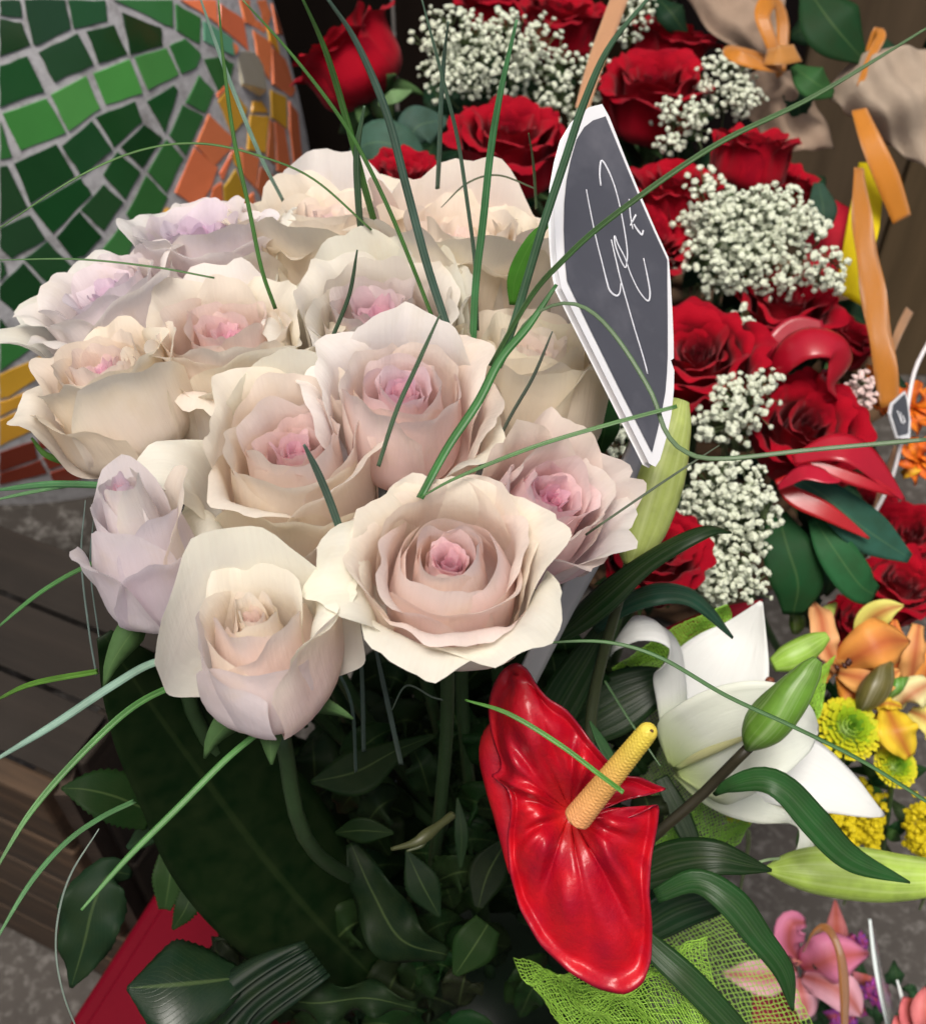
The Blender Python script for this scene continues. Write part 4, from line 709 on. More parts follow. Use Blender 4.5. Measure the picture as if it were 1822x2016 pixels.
SAL = [('serrated green leaf lying half under the huge strap leaf', [(300, 1600, 0.540), (230, 1570, 0.530), (170, 1555, 0.525), (121, 1552, 0.525)], [36, 52, 44, 3], DG, dict(serr=.10, hint=(.1, .5, .8))),
 ('rounded dull green leaf hanging in front of the crate planks', [(260, 1722, 0.540), (215, 1722, 0.530), (185, 1780, 0.525), (165, 1860, 0.525), (140, 1945, 0.530)], [6, 40, 64, 58, 34, 3], (.03, .085, .04), dict(serr=.04, wave=.004, hint=(.1, .3, .9), thick=.0005)),
 ('shiny broad leaf with pale midrib lying over the red box', [(470, 1925, 0.500), (420, 1932, 0.495), (340, 1940, 0.490), (250, 1946, 0.490)], [30, 80, 92, 4], (.02, .07, .03), dict(serr=.04, hint=(0, .7, .8), cup=-.2, mat=1)),
 ('small light green folded leaf in front of the red box edge', [(330, 1660, 0.560), (335, 1720, 0.555), (325, 1790, 0.555)], [10, 32, 12], (.07, .17, .05), dict(serr=.1, fold=.4)),
 ('torn green leaf hanging below the huge strap leaf', [(385, 1740, 0.550), (365, 1790, 0.545), (340, 1830, 0.545)], [26, 24, 3], DG, dict(serr=.2)),
 ('green leaf catching light behind the serrated leaf', [(320, 1610, 0.570), (280, 1650, 0.570), (250, 1670, 0.570)], [26, 24, 4], (.05, .13, .06), dict(serr=.1)),
 ('curved leaf on a thin twig inside the dark centre of the bouquet', [(858, 1447, 0.540), (780, 1478, 0.535), (700, 1520, 0.530), (612, 1540, 0.530)], [4, 22, 48, 4], DM, dict(hint=(0, .5, .9))),
 ('small pointed leaf on the pale twig in the dark', [(660, 1640, 0.530), (710, 1635, 0.525), (775, 1640, 0.525)], [3, 26, 3], DM, dict()),
 ('pointed leaf hanging from the pale twig in the dark', [(800, 1675, 0.525), (830, 1740, 0.520), (866, 1806, 0.520)], [3, 34, 3], (.015, .05, .02), dict(serr=.06)),
 ('wavy edged dark leaf beside the huge strap leaf', [(690, 1660, 0.540), (735, 1760, 0.535), (790, 1850, 0.535), (880, 1880, 0.540)], [10, 44, 50, 12], (.012, .04, .016), dict(wave=.006, waves=2)),
 ('leaf with a light green lower edge in the dark bottom of the bouquet', [(960, 1820, 0.530), (935, 1860, 0.525), (895, 1920, 0.525)], [30, 42, 6], (.03, .09, .02), dict()),
 ('frilled dark leaf low in the shadow under the bouquet', [(530, 1960, 0.520), (620, 1975, 0.515), (720, 1965, 0.515), (820, 1985, 0.520)], [6, 34, 30, 10], (.02, .055, .02), dict(wave=.007, waves=3)),
 ('thin upright leaf beside the main rose stem in the dark', [(900, 1570, 0.530), (908, 1640, 0.525), (906, 1710, 0.525)], [2, 14, 3], (.03, .08, .03), dict()),
 ('drooping dark leaf right of the main rose stem', [(1000, 1650, 0.560), (960, 1720, 0.555), (940, 1790, 0.550)], [6, 40, 8], DK, dict()),
 ('sage green leaf between the cream wrinkled rose and its neighbour', [(345, 870, .48), (340, 920, .47), (350, 960, .47)], [16, 34, 20], (.05, .12, .06), dict(serr=.08)),
 ('dark leaf tip beside the lilac white rose', [(420, 960, .47), (415, 1010, .465), (405, 1050, .46)], [10, 20, 8], DG, dict())]
for lab, pts, hf, c_, kw in SAL:
    leaf('broad_leaf', lab, pts, hf, M_GLOSSLEAF if kw.pop('mat', 0) else M_LEAF, tuple(x * .28 for x in c_), group='broad leaves under the pale roses', **kw)
# pleated leaf at the lower edge: each pleat a strip of one leaf
pl_ = thing('pleated_leaf', 'dark shiny pleated leaf at the lower edge beside the shiny broad leaf', 'leaf', P(600, 1860, .46))
for i in range(9):
    ribbon('pleat', [(600 + i * 6, 1855 + i * 8, .505), (500 - i * 1, 1900 + i * 16, .50), (400 - i * 2 + i * i * 2, 1975 + i * 18, .495), (320 + i * 8, 2060 + i * 12, .50)], [4, 17, 21, 14], M_STRAP, pl_, (.005, .014, .008), .0004, n=18, m=5, fold=.5 if i % 2 else -.3, hint=(0, .6, .8))
# twig with nodes in the dark centre
tw = thing('pale_twig', 'knobbly yellow green twig in the dark below the front rose', 'twig', P(890, 1610, .47))
tube('twig', PP([(890, 1605, .47), (868, 1622, .465), (838, 1645, .46), (815, 1660, .458), (770, 1672, .46)]), [.0020, .0018, .0027, .0015, .0008], M_STEM, tw, (.05, .055, .02), n=24, sides=8)
tube('side_twig', PP([(838, 1645, .46), (830, 1665, .458), (800, 1676, .456)]), [.0014, .0009, .0006], M_STEM, tw, (.04, .05, .02), n=8, sides=6)
# near-black foliage added to darken the gaps deep in the pale bouquet
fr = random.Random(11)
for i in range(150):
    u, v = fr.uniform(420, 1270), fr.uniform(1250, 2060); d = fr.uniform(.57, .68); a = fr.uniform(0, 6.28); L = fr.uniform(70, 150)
    leaf('dark_fill_leaf', 'added dark leaf deepening the shade among the stems of the pale bouquet', [(u, v, d), (u + L * .5 * math.cos(a), v + L * .5 * math.sin(a) - 12, d - .02), (u + L * math.cos(a), v + L * math.sin(a), d)], [3, *(lambda w_: (.75 * w_, w_, .9 * w_, .5 * w_))(fr.uniform(30, 52)), 2], M_LEAF, (.006 * fr.uniform(.6, 1.6), .018 * fr.uniform(.6, 1.5), .006), group='dark leaves inside the pale bouquet', n=18, m=7, fold=fr.uniform(-.15, .2), wave=.003)
for i in range(70):  # deeper layer, added to hide the lit floor between the stems
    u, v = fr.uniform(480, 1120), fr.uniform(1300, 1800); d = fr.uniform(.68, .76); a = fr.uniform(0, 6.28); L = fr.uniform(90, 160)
    leaf('dark_fill_leaf', 'added dark leaf deepening the shade among the stems of the pale bouquet', [(u, v, d), (u + L * .5 * math.cos(a), v + L * .5 * math.sin(a) - 12, d - .02), (u + L * math.cos(a), v + L * math.sin(a), d)], [3, 36, 48, 40, 24, 2], M_LEAF, (.005, .014, .005), group='dark leaves inside the pale bouquet', n=14, m=5, fold=fr.uniform(-.1, .2))
# ------------------------------------------------------------------ leaves among the red roses
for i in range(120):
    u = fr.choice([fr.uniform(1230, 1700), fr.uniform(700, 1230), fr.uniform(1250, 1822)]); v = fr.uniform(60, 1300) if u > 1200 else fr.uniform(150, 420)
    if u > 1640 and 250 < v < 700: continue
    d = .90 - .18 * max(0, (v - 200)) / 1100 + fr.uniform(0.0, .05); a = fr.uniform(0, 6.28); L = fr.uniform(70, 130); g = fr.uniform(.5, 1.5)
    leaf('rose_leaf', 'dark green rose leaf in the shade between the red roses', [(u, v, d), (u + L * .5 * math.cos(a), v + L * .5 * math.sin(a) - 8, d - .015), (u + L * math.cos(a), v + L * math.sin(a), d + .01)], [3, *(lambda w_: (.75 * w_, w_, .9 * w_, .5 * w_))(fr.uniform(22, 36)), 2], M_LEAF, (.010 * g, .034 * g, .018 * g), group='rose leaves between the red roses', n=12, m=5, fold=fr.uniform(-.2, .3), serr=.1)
BL = [('blue green leaf behind the large sandy cream rose', [(840, 320, .80), (790, 290, .79), (735, 280, .79), (690, 300, .80)], [6, 40, 44, 6], (.05, .11, .08)), ('grey green leaf above the cream roses beside the dark wall', [(800, 300, .84), (820, 250, .83), (880, 235, .84)], [8, 42, 6], (.05, .10, .08)), ('small pale sepal leaf under the leaning red rose', [(745, 205, .84), (775, 190, .83), (810, 178, .84)], [4, 14, 2], (.16, .28, .12)),
 ('long blue green leaf fanning right below the satin ribbon', [(1555, 935, .70), (1620, 975, .69), (1700, 1040, .69), (1790, 1100, .70)], [16, 36, 42, 10], (.03, .10, .07)), ('cut tipped green leaf pointing down below the satin ribbon', [(1600, 1020, .70), (1640, 1080, .69), (1690, 1150, .69), (1722, 1172, .70)], [12, 36, 38, 20], (.02, .10, .035)), ('dark broad leaf beside the tall gypsophila spray', [(1530, 1010, .71), (1550, 1080, .70), (1570, 1150, .70), (1560, 1210, .71)], [18, 50, 52, 20], (.012, .06, .02)),
 ('green leaf below the orange bow', [(1560, 130, .86), (1600, 160, .85), (1640, 185, .86)], [8, 34, 8], (.03, .10, .03)), ('large dark leaf above the burlap folds', [(1590, -20, .86), (1640, 50, .85), (1700, 120, .86)], [20, 62, 10], (.012, .045, .016)), ('blue grey leaf under the upright closed red rose', [(1610, 360, .84), (1620, 420, .83), (1610, 470, .84)], [10, 28, 8], (.03, .07, .05)), ('green leaf beside the price board point', [(1180, 780, .56), (1190, 840, .55), (1180, 890, .56)], [16, 30, 10], (.015, .06, .015))]
for lab, pts, hf, c_ in BL: leaf('broad_leaf', lab, pts, hf, M_LEAF, c_, n=20)
# ------------------------------------------------------------------ bear grass blades of the pale bouquet
GG_, GB_, GD_, GP_, GL_ = (.055, .17, .03), (.075, .16, .12), (.035, .085, .045), (.22, .36, .28), (.12, .30, .04)
BLADES = [
 ([(430,0),(440,120),(460,270),(490,410),(515,530),(542,608)], 4.6, GG_, .40, .45), ([(392,-10),(447,147),(511,305),(556,395)], 5.2, GP_, .47, .53), ([(478,0),(560,90),(640,190),(700,280),(760,400),(810,520),(852,628)], 4.6, GG_, .38, .44),
 ([(592,-10),(640,100),(680,230),(720,380),(752,495)], 8, GG_, .42, .51), ([(640,-10),(700,80),(760,220),(800,370),(840,520),(882,650)], 9.5, (.06, .12, .09), .36, .435), ([(828,-10),(870,150),(900,270),(920,400),(935,520),(940,650)], 4.6, (.06, .12, .08), .40, .47),
 ([(882,42),(874,110),(868,200),(865,290),(861,372)], 5.5, GB_, .46, .53), ([(1017,38),(985,180),(965,300),(950,440),(936,560),(930,690)], 8.5, (.05, .20, .07), .40, .47), ([(1285,-15),(1200,90),(1150,200),(1110,320),(1070,440),(1040,540),(1010,640),(985,705)], 9.5, (.045, .12, .06), .36, .43),
 ([(1835,48),(1600,190),(1400,290),(1200,430),(1100,520),(1040,590),(965,720)], 6.5, (.045, .12, .03), .34, .41), ([(1095,560),(1040,640),(985,705),(940,790),(880,880),(825,980)], 11, (.03, .15, .03), .405, .385), ([(826,980),(900,940),(1050,880),(1200,835),(1332,800)], 5, (.05, .16, .03), .385, .38),
 ([(703,492),(687,580),(655,662)], 4.8, GD_, .42, .45), ([(866,618),(820,720),(780,810),(745,918)], 5.4, (.05, .10, .05), .37, .385), ([(1087,652),(1050,740),(1010,810),(983,862)], 4, (.05, .07, .05), .41, .42), ([(598,875),(625,930),(650,990),(677,1066)], 9, (.06, .12, .09), .36, .39),
 ([(-10,965),(100,953),(215,956)], 8, (.08, .24, .09), .38, .42), ([(-10,985),(60,970),(150,955)], 5, (.11, .25, .10), .39, .41), ([(-10,1240),(60,1180),(120,1140),(182,1108)], 5.5, (.06, .20, .05), .38, .42), ([(-10,1380),(70,1345),(192,1322)], 6.5, GL_, .38, .43),
 ([(-15,1500),(100,1430),(220,1350),(300,1305),(395,1285)], 9.5, GP_, .36, .41), ([(-10,1715),(60,1600),(150,1495),(250,1400),(330,1355),(402,1338)], 7.5, (.07, .22, .05), .36, .41), ([(160,1792),(250,1690),(350,1590),(450,1490),(535,1422)], 7.5, (.08, .24, .06), .36, .40), ([(-10,1855),(60,1740),(130,1660),(200,1610),(265,1578)], 6.5, (.08, .22, .08), .37, .42),
 ([(195,1632),(140,1720),(115,1800),(110,1880),(125,1960),(152,2030)], 2.8, (.20, .26, .22), .43, .44), ([(-10,455),(150,350),(280,295),(400,283),(520,310),(620,355),(731,453)], 2.8, (.06, .16, .03), .44, .48), ([(-10,512),(150,510),(300,525),(422,547)], 2.2, (.05, .15, .03), .44, .46),
 ([(1416,876),(1300,952),(1200,1020),(1152,1053)], 2.6, (.06, .09, .05), .40, .41), ([(1035,1276),(1100,1264),(1200,1265),(1300,1295),(1430,1370),(1560,1430),(1700,1500),(1835,1585)], 5, (.05, .14, .04), .42, .40), ([(915,1378),(1000,1405),(1100,1465),(1180,1525),(1227,1560)], 5.8, (.07, .24, .03), .385, .36),
 ([(985,725),(1030,640),(1090,600),(1150,605),(1210,660),(1280,770),(1310,850),(1350,890),(1420,903),(1600,885),(1835,864)], 5.2, (.10, .17, .08), .41, .36), ([(1040,262),(1050,330),(1055,410)], 3.2, (.06, .15, .05), .47, .52), ([(717,208),(702,300),(705,400),(712,475)], 8, (.04, .10, .05), .46, .50),
 ([(868,408),(920,360),(980,345),(1055,372)], 2.2, (.08, .10, .05), .50, .52), ([(168,985),(160,1100),(175,1240),(190,1330)], 2, (.10, .15, .14), .45, .46), ([(185,1010),(178,1120),(196,1262)], 1.6, (.10, .15, .14), .46, .47),
 ([(700,1225),(712,1330),(716,1480)], 5, (.04, .07, .06), .46, .50), ([(735,1255),(760,1370),(790,1505)], 6, (.05, .08, .07), .45, .49), ([(770,1400),(800,1350),(850,1372),(880,1380)], 2.4, (.03, .06, .04), .45, .45), ([(640,1280),(690,1380),(700,1520)], 4, (.03, .06, .05), .48, .5),
 ([(1300,1510),(1240,1420),(1190,1340)], 3, (.05, .12, .04), .5, .52), ([(1470,1705),(1510,1693),(1540,1690)], 3, (.25, .35, .18), .52, .53)]
BLADE_LABELS = ['slender green grass blade ending between the lilac rose and the white rose', 'pale grey green grass blade in front of the gold tile', 'long thin grass blade slanting from the orange tiles to the tall pink hearted rose', 'bright green grass blade standing behind the creamy yellow rose', 'broad grey green grass blade slanting down to the white papery rose',
 'thin dark grass blade crossing the upper gypsophila down to the sandy cream rose', 'short blue green grass blade in front of the upper gypsophila', 'upright bright green grass blade left of the open red rose', 'broad dark grass blade running along the left edge of the price board', 'very long grass blade crossing the price board diagonally',
 'widest green grass blade passing in front of the tall pink hearted rose', 'grass blade running from the front rose across the deepest pink rose to the bud', 'short dark grass stub in front of the white papery rose', 'dark grass stub leaning across the heart of the tall pink hearted rose', 'short thin dark grass stub in front of the smooth backed cream rose', 'thick cut grass stub in front of the rose with browned edge',
 'broad green grass blade pointing left below the wrinkled cream rose', 'second lighter grass blade just under the one below the wrinkled cream rose', 'green grass blade pointing left from the lilac white bud', 'yellow green grass blade ending at the strap leaf tip', 'pale silvery grass blade crossing the tip of the strap leaf', 'long green grass blade curving down over the crate from the half open rose',
 'straight grass blade crossing the whole strap leaf to the hanging rounded leaf', 'grass blade curving from behind the strap leaf over the crate planks', 'hair thin pale grass blade looping over the rounded hanging leaf', 'hair thin arching grass blade over the green tiles', 'hair thin level grass blade ending on the white lilac rose', 'hair thin grass blade from the deepest pink rose across the tall bud',
 'long grass blade sweeping over the white lily and its bud', 'bright grass blade ending on the yellow spadix', 'arching grass blade curling over the price board and away over the red roses', 'short fine grass blade in front of the open red rose', 'dark upright grass stub behind the creamy yellow rose', 'tiny curved grass wisp behind the sandy cream rose', 'hair thin grass strand hanging beside the lilac white bud', 'second hair thin strand hanging beside the lilac white bud',
 'dim grass blade hanging straight under the front rose', 'dim leaning grass blade under the front rose', 'dim curled grass wisp across the main rose stem', 'dim grass blade hanging behind the half open rose', 'fine grass blade in the dark right of the anthurium', 'short pale grass tip at the base of the lime bud']
for i, (pts, hw, c_, d0, d1) in enumerate(BLADES):
    n = len(pts); q = [(u, v, d0 + (d1 - d0) * j / (n - 1)) for j, (u, v) in enumerate(pts)]
    o = ribbon('grass_blade', q, [hw * .3, hw * .75, hw * .85, hw * .85, hw * .8], M_GRASS, None, tuple(min(.6, x * 1.35) for x in c_), .0003, n=44, m=5, fold=.35 if i % 2 else -.3, hint=(.2 * math.sin(i), .2, 1), twist=.5 * math.sin(i * 2.3), seed=i)
    tag(o, BLADE_LABELS[i], 'grass blade', 'bear grass blades')
ribbon_leaf = leaf('bamboo_leaf', 'fresh green pointed leaf between the sandy cream rose and the price board', [(1092, 428, .46), (1050, 470, .46), (1015, 545, .465), (1008, 600, .47)], [2, 13, 17, 6], M_LEAF, (.05, .18, .02), n=18)
leaf('sepal_leaf', 'thin light green leaf sticking out left of the wrinkled cream rose', [(62, 862, .46), (90, 895, .46), (140, 912, .465), (180, 930, .47)], [2, 6, 8, 6], M_LEAF, (.10, .24, .05), n=16, m=3)

# ------------------------------------------------------------------ lime green net
k = NT('net_thread'); c_, a_, r_ = k.oc(); k.color(c_); k.val(Roughness=.4, Specular_IOR_Level=.4); k.translucent(c_, .35); M_NET = k.m
def net(label, rows, nu, nv, th=.0007, colr=(.44, .74, .12), seed=1, crinkle=.002):
    R_ = [spline(PP(r), nu) for r in rows]; A = np.stack(R_, 0); G_ = np.stack([spline(A[:, j], nv) for j in range(nu)], 1)
    rg = np.random.RandomState(seed); i_, j_ = np.meshgrid(np.arange(nv), np.arange(nu), indexing='ij')
    wob = crinkle * (np.sin(i_ * .31 + j_ * .17) + .6 * np.sin(j_ * .43 - i_ * .11 + 2)); G_ = G_ - FWD * wob[..., None] + rg.normal(0, .00025, G_.shape)
    o = mk('decorative_net', G_.reshape(-1, 3), gridfaces(nv, nu), M_NET, None, None, colr)
    md = o.modifiers.new('threads', 'WIREFRAME'); md.thickness = th; md.use_even_offset = False; md.use_boundary = True
    return tag(o, label, 'net', 'lime green decorative net')
net('flat lime net sheet with square mesh over the pink lily petals', [[(1285, 1850, .60), (1380, 1800, .60), (1440, 1790, .60)], [(1330, 1930, .60), (1430, 1890, .59), (1530, 1880, .59)], [(1380, 2040, .60), (1470, 2030, .59), (1600, 2020, .59)]], 26, 26, .0007)
net('folded bright lime net bunched below the anthurium tip', [[(1010, 1880, .52), (1150, 1915, .50), (1280, 1880, .49), (1390, 1840, .50)], [(1050, 1950, .50), (1180, 1960, .475), (1300, 1940, .47), (1400, 1930, .48)], [(1100, 2010, .50), (1200, 2000, .48), (1330, 2010, .465), (1420, 1990, .48)], [(1150, 2080, .50), (1260, 2070, .48), (1380, 2080, .47), (1460, 2060, .49)]], 58, 36, .00055, (.42, .72, .10), 2, .006)
net('second layer of lime net showing through the folded one', [[(1040, 1900, .54), (1200, 1930, .53), (1340, 1860, .53)], [(1110, 2000, .53), (1240, 1990, .52), (1380, 1950, .52)], [(1180, 2090, .53), (1320, 2080, .52), (1460, 2040, .53)]], 40, 30, .0005, (.34, .64, .08), 5, .006)
net('lime net wedge below the dark bud stem', [[(1290, 1640, .60), (1400, 1560, .60), (1480, 1580, .60)], [(1290, 1690, .61), (1400, 1640, .61), (1490, 1600, .61)], [(1300, 1740, .62), (1390, 1690, .62), (1450, 1660, .62)]], 34, 26, .0009, (.30, .60, .08), 3)
net('lime net strip behind the white curled petal', [[(1180, 1330, .62), (1260, 1280, .62), (1340, 1230, .62), (1430, 1190, .62)], [(1200, 1360, .63), (1280, 1310, .63), (1360, 1260, .63), (1440, 1215, .63)], [(1230, 1390, .63), (1310, 1340, .63), (1370, 1290, .63), (1420, 1250, .63)]], 56, 18, .0009, (.34, .66, .08), 4)
net('lime net fan spread behind the white lily base', [[(1180, 1420, .66), (1300, 1330, .66), (1420, 1260, .66)], [(1230, 1520, .66), (1340, 1440, .66), (1450, 1380, .67)], [(1300, 1640, .66), (1400, 1560, .67), (1500, 1500, .68)]], 44, 44, .0007, (.38, .66, .10), 8)
net('small lime net corner between the white lily and the orange lily', [[(1600, 1330, .66), (1640, 1290, .66)], [(1590, 1370, .66), (1630, 1330, .66)], [(1600, 1420, .66), (1615, 1400, .66)]], 12, 22, .0008, (.40, .72, .08), 6)

# ------------------------------------------------------------------ burlap, papers and ribbons
k = NT('burlap'); tc = k.uv(90, 90); w1 = k.n('TexWave', bands_direction='X'); w2 = k.n('TexWave', bands_direction='Y')
for w_ in (w1, w2): w_.inputs['Scale'].default_value = 1.0; w_.inputs['Distortion'].default_value = 1.5; k.l(tc, w_.inputs['Vector'])
h_ = k.math('MAXIMUM', w1.outputs['Fac'], w2.outputs['Fac']); c_, a_, r_ = k.oc(); n1 = k.noise(k.pos(50), 1, 4)
c2 = k.mix(c_, k.mix(c_, (.05, .03, .02), .4), k.math('MULTIPLY', n1, .7)); k.color(c2); k.val(Roughness=.9, Specular_IOR_Level=.1); b_ = k.bump(h_, .5, .001); k.translucent(c2, .15, b_); M_BURLAP = k.m
def sheet(name, label, rows, mat, colr, cat, nu=20, nv=20, thick=.0008, parent=None):
    A = np.stack([spline(PP(r), nu) for r in rows], 0); G_ = np.stack([spline(A[:, j], nv) for j in range(nu)], 1)
    i_, j_ = np.meshgrid(np.arange(nv), np.arange(nu), indexing='ij'); G_ = G_ - FWD * (.0 if mat is not M_BURLAP else 1.0) * (.004 * np.sin(i_ * .55 + j_ * .35 + len(label)) + .003 * np.sin(j_ * .8 - i_ * .3))[..., None]
    uv = np.stack(np.meshgrid(np.linspace(0, 1, nv), np.linspace(0, 1, nu), indexing='ij'), -1).reshape(-1, 2)
    o = mk(name, G_.reshape(-1, 3), gridfaces(nv, nu), mat, parent, uv, colr, thick); return o if parent else tag(o, label, cat)
BU = (.46, .34, .25)
sheet('burlap_wrap', 'tan burlap sheet spreading behind the orange bow and red roses', [[(1330, -30, .93), (1430, -30, .92), (1540, -30, .93)], [(1400, 60, .92), (1480, 60, .90), (1545, 70, .91)], [(1470, 130, .92), (1520, 110, .90), (1560, 100, .90)]], M_BURLAP, BU, 'burlap')
sheet('burlap_wrap', 'tan burlap flap hanging below the orange bow', [[(1470, 150, .91), (1530, 130, .89), (1575, 140, .90)], [(1470, 220, .90), (1540, 210, .88), (1620, 230, .89)], [(1510, 300, .90), (1570, 300, .88), (1645, 290, .89)]], M_BURLAP, BU, 'burlap')
sheet('burlap_wrap', 'broad tan burlap fan right of the orange ribbon tails', [[(1630, 170, .88), (1690, 110, .86), (1760, 95, .86), (1850, 90, .86)], [(1650, 210, .87), (1740, 190, .84), (1800, 200, .84), (1870, 210, .85)], [(1690, 240, .88), (1760, 290, .86), (1810, 330, .86), (1870, 380, .86)]], M_BURLAP, (.52, .42, .32), 'burlap', 26, 22)
k = NT('ribbed_ribbon'); u_, v_ = k.sepuv(); w1 = k.n('TexWave', bands_direction='X'); w1.inputs['Scale'].default_value = 4.5; k.l(k.uv(1, 0), w1.inputs['Vector']); c_, a_, r_ = k.oc()
c2 = k.mix(c_, k.mix(c_, (0, 0, 0), .3), w1.outputs['Fac']); k.color(c2); k.val(Roughness=.3, Specular_IOR_Level=.6, Sheen_Weight=.2); b_ = k.bump(w1.outputs['Fac'], .5, -.001); k.translucent(c2, .2, b_); M_RIB = k.m
OR = (.72, .26, .015)
bow = thing('orange_bow', 'shiny ribbed orange ribbon bow tied on the burlap', 'bow', P(1530, 140, .86))
ribbon('loop', [(1535, 150, .86), (1520, 90, .85), (1500, 30, .85), (1520, 0, .86), (1540, 40, .87), (1538, 140, .87)], [9, 16, 18, 16, 14, 9], M_RIB, bow, OR, n=30, hint=(.3, .2, .9))
ribbon('loop', [(1535, 140, .85), (1490, 125, .84), (1450, 110, .84), (1440, 95, .85), (1490, 110, .86), (1535, 135, .86)], [8, 18, 18, 14, 14, 8], M_RIB, bow, OR, n=30, hint=(-.2, .5, .8))
ribbon('knot', [(1505, 112, .845), (1535, 108, .838), (1570, 104, .845)], [20, 22, 20], M_RIB, bow, (.62, .27, .05), n=12, hint=(0, .2, 1))
ribbon('loop', [(1690, 170, .85), (1715, 110, .85), (1735, 70, .85), (1725, 60, .86), (1705, 110, .865)], [5, 8, 9, 8, 6], M_RIB, bow, OR, n=20)
def rib(label, pts, half, colr, mat, cat='ribbon', **k): return tag(ribbon('ribbon', pts, half, mat, None, colr, .0005, n=34, **k), label, cat)
rib('ribbed orange ribbon tail with a slanted cut end beside the burlap fan', [(1690, 215, .83), (1715, 280, .82), (1745, 350, .82), (1775, 432, .83)], [15, 22, 25, 20], OR, M_RIB)
rib('long ribbed orange ribbon hanging over the yellow paper', [(1690, 330, .80), (1695, 420, .79), (1712, 540, .78), (1735, 680, .77), (1752, 800, .77)], [10, 20, 24, 24, 20], (.60, .22, .02), M_RIB, wave=.002)
rib('peach coloured ribbed ribbon strip above the slate price board', [(1225, -20, .74), (1195, 60, .73), (1170, 130, .72), (1145, 215, .71)], [17, 17, 16, 14], (.68, .36, .18), M_RIB)
sheet('yellow_paper', 'bright yellow paper sheet behind the long orange ribbon', [[(1690, 320, .86), (1740, 320, .85)], [(1665, 450, .85), (1730, 450, .84)], [(1650, 540, .84), (1705, 530, .83)], [(1640, 570, .84), (1700, 605, .83)]], M_PAPER, (.82, .66, .01), 'paper')
sheet('red_paper', 'red paper corner behind the gypsophila and yellow paper', [[(1600, 370, .88), (1690, 420, .87)], [(1590, 430, .87), (1670, 470, .86)], [(1580, 520, .86), (1650, 560, .86)]], M_PAPER, (.50, .01, .03), 'paper')
sheet('red_paper', 'dark red paper behind the upper petals of the white lily', [[(1300, 1240, .70), (1400, 1200, .70), (1500, 1180, .70)], [(1340, 1300, .70), (1420, 1280, .69), (1500, 1270, .70)], [(1360, 1360, .70), (1430, 1340, .70), (1500, 1330, .71)]], M_PAPER, (.30, .005, .02), 'paper')
sheet('red_paper', 'magenta red paper showing through the flat lime net', [[(1480, 1890, .84), (1530, 1910, .84), (1570, 1950, .84)], [(1480, 1960, .83), (1530, 1980, .83), (1570, 2000, .84)], [(1480, 2050, .83), (1530, 2060, .83), (1590, 2060, .84)]], M_PAPER, (.28, .01, .05), 'paper')
SR = (.40, .006, .02)
sb_ = thing('satin_ribbon', 'shiny red satin ribbon loops below the pointed red rose', 'ribbon', P(1560, 760, .72))
ribbon('loop', [(1500, 760, .73), (1540, 700, .71), (1590, 670, .70), (1650, 680, .70), (1655, 740, .71), (1600, 780, .73)], [12, 34, 40, 36, 40, 16], M_SATIN, sb_, SR, n=36, m=9, hint=[(-.2, .6, .8), (0, .5, .8), (.6, .3, .6)], cup=-.2)
ribbon('loop', [(1500, 740, .74), (1530, 690, .73), (1570, 650, .73), (1620, 640, .73)], [10, 30, 30, 8], M_SATIN, sb_, (.35, .005, .02), n=24, m=7)
sb2 = thing('satin_ribbon', 'red satin ribbon tails spreading below the swirled crimson rose', 'ribbon', P(1560, 920, .68))
ribbon('tail', [(1560, 905, .68), (1640, 880, .67), (1700, 900, .67), (1780, 985, .68)], [10, 34, 30, 4], M_SATIN, sb2, SR, n=30, m=7, hint=(0, .5, .8))
ribbon('tail', [(1590, 905, .675), (1660, 935, .67), (1720, 955, .67), (1775, 980, .68)], [8, 14, 12, 3], M_SATIN, sb2, (.45, .01, .02), n=24)
ribbon('tail', [(1530, 960, .68), (1580, 930, .67), (1630, 940, .665), (1655, 945, .67)], [8, 24, 22, 4], M_SATIN, sb2, (.50, .015, .04), n=24, m=7, hint=(0, .7, .6))
ribbon('tail', [(1535, 940, .69), (1560, 975, .685), (1630, 1010, .68), (1710, 1060, .685)], [12, 20, 14, 2], M_SATIN, sb2, (.42, .012, .015), n=24, m=7)

# ------------------------------------------------------------------ flowers at the right edge
def flower(name, label, cat, u, v, d, petals, mat, colr, centre=None, throat=None, speckle=0, group=None):
    root = thing(name, label, cat, P(u, v, d + .01), group)
    for i, (pts, hf, c_) in enumerate(petals):
        ribbon('petal', pts, hf, mat, root, c_ or colr, .0006, n=20, m=7, cup=-.25 if i % 2 else .15, hint=(.15 * math.sin(i * 2), .3, .9), wave=.0015)
    if speckle:
        rs = random.Random(speckle)
        for i in range(6):
            a = rs.uniform(0, 6.28); e = (u + 30 * math.cos(a) + 4, v + 22 * math.sin(a) - 8)
            sm_ = tube('stamen', PP([(u, v, d - .005), ((u + e[0]) / 2, (v + e[1]) / 2, d - .015), (*e, d - .02)]), [.0006, .0005], M_STEM, root, throat or colr, n=6, sides=5)
            tube('anther', PP([(e[0] - 4, e[1] - 5, d - .021), (*e, d - .022), (e[0] + 4, e[1] + 6, d - .021)]), [.0006, .0015, .0006], M_STEM, sm_, (.06, .018, .012), n=6, sides=6)
    return root
OC = (.78, .34, .07, .0)
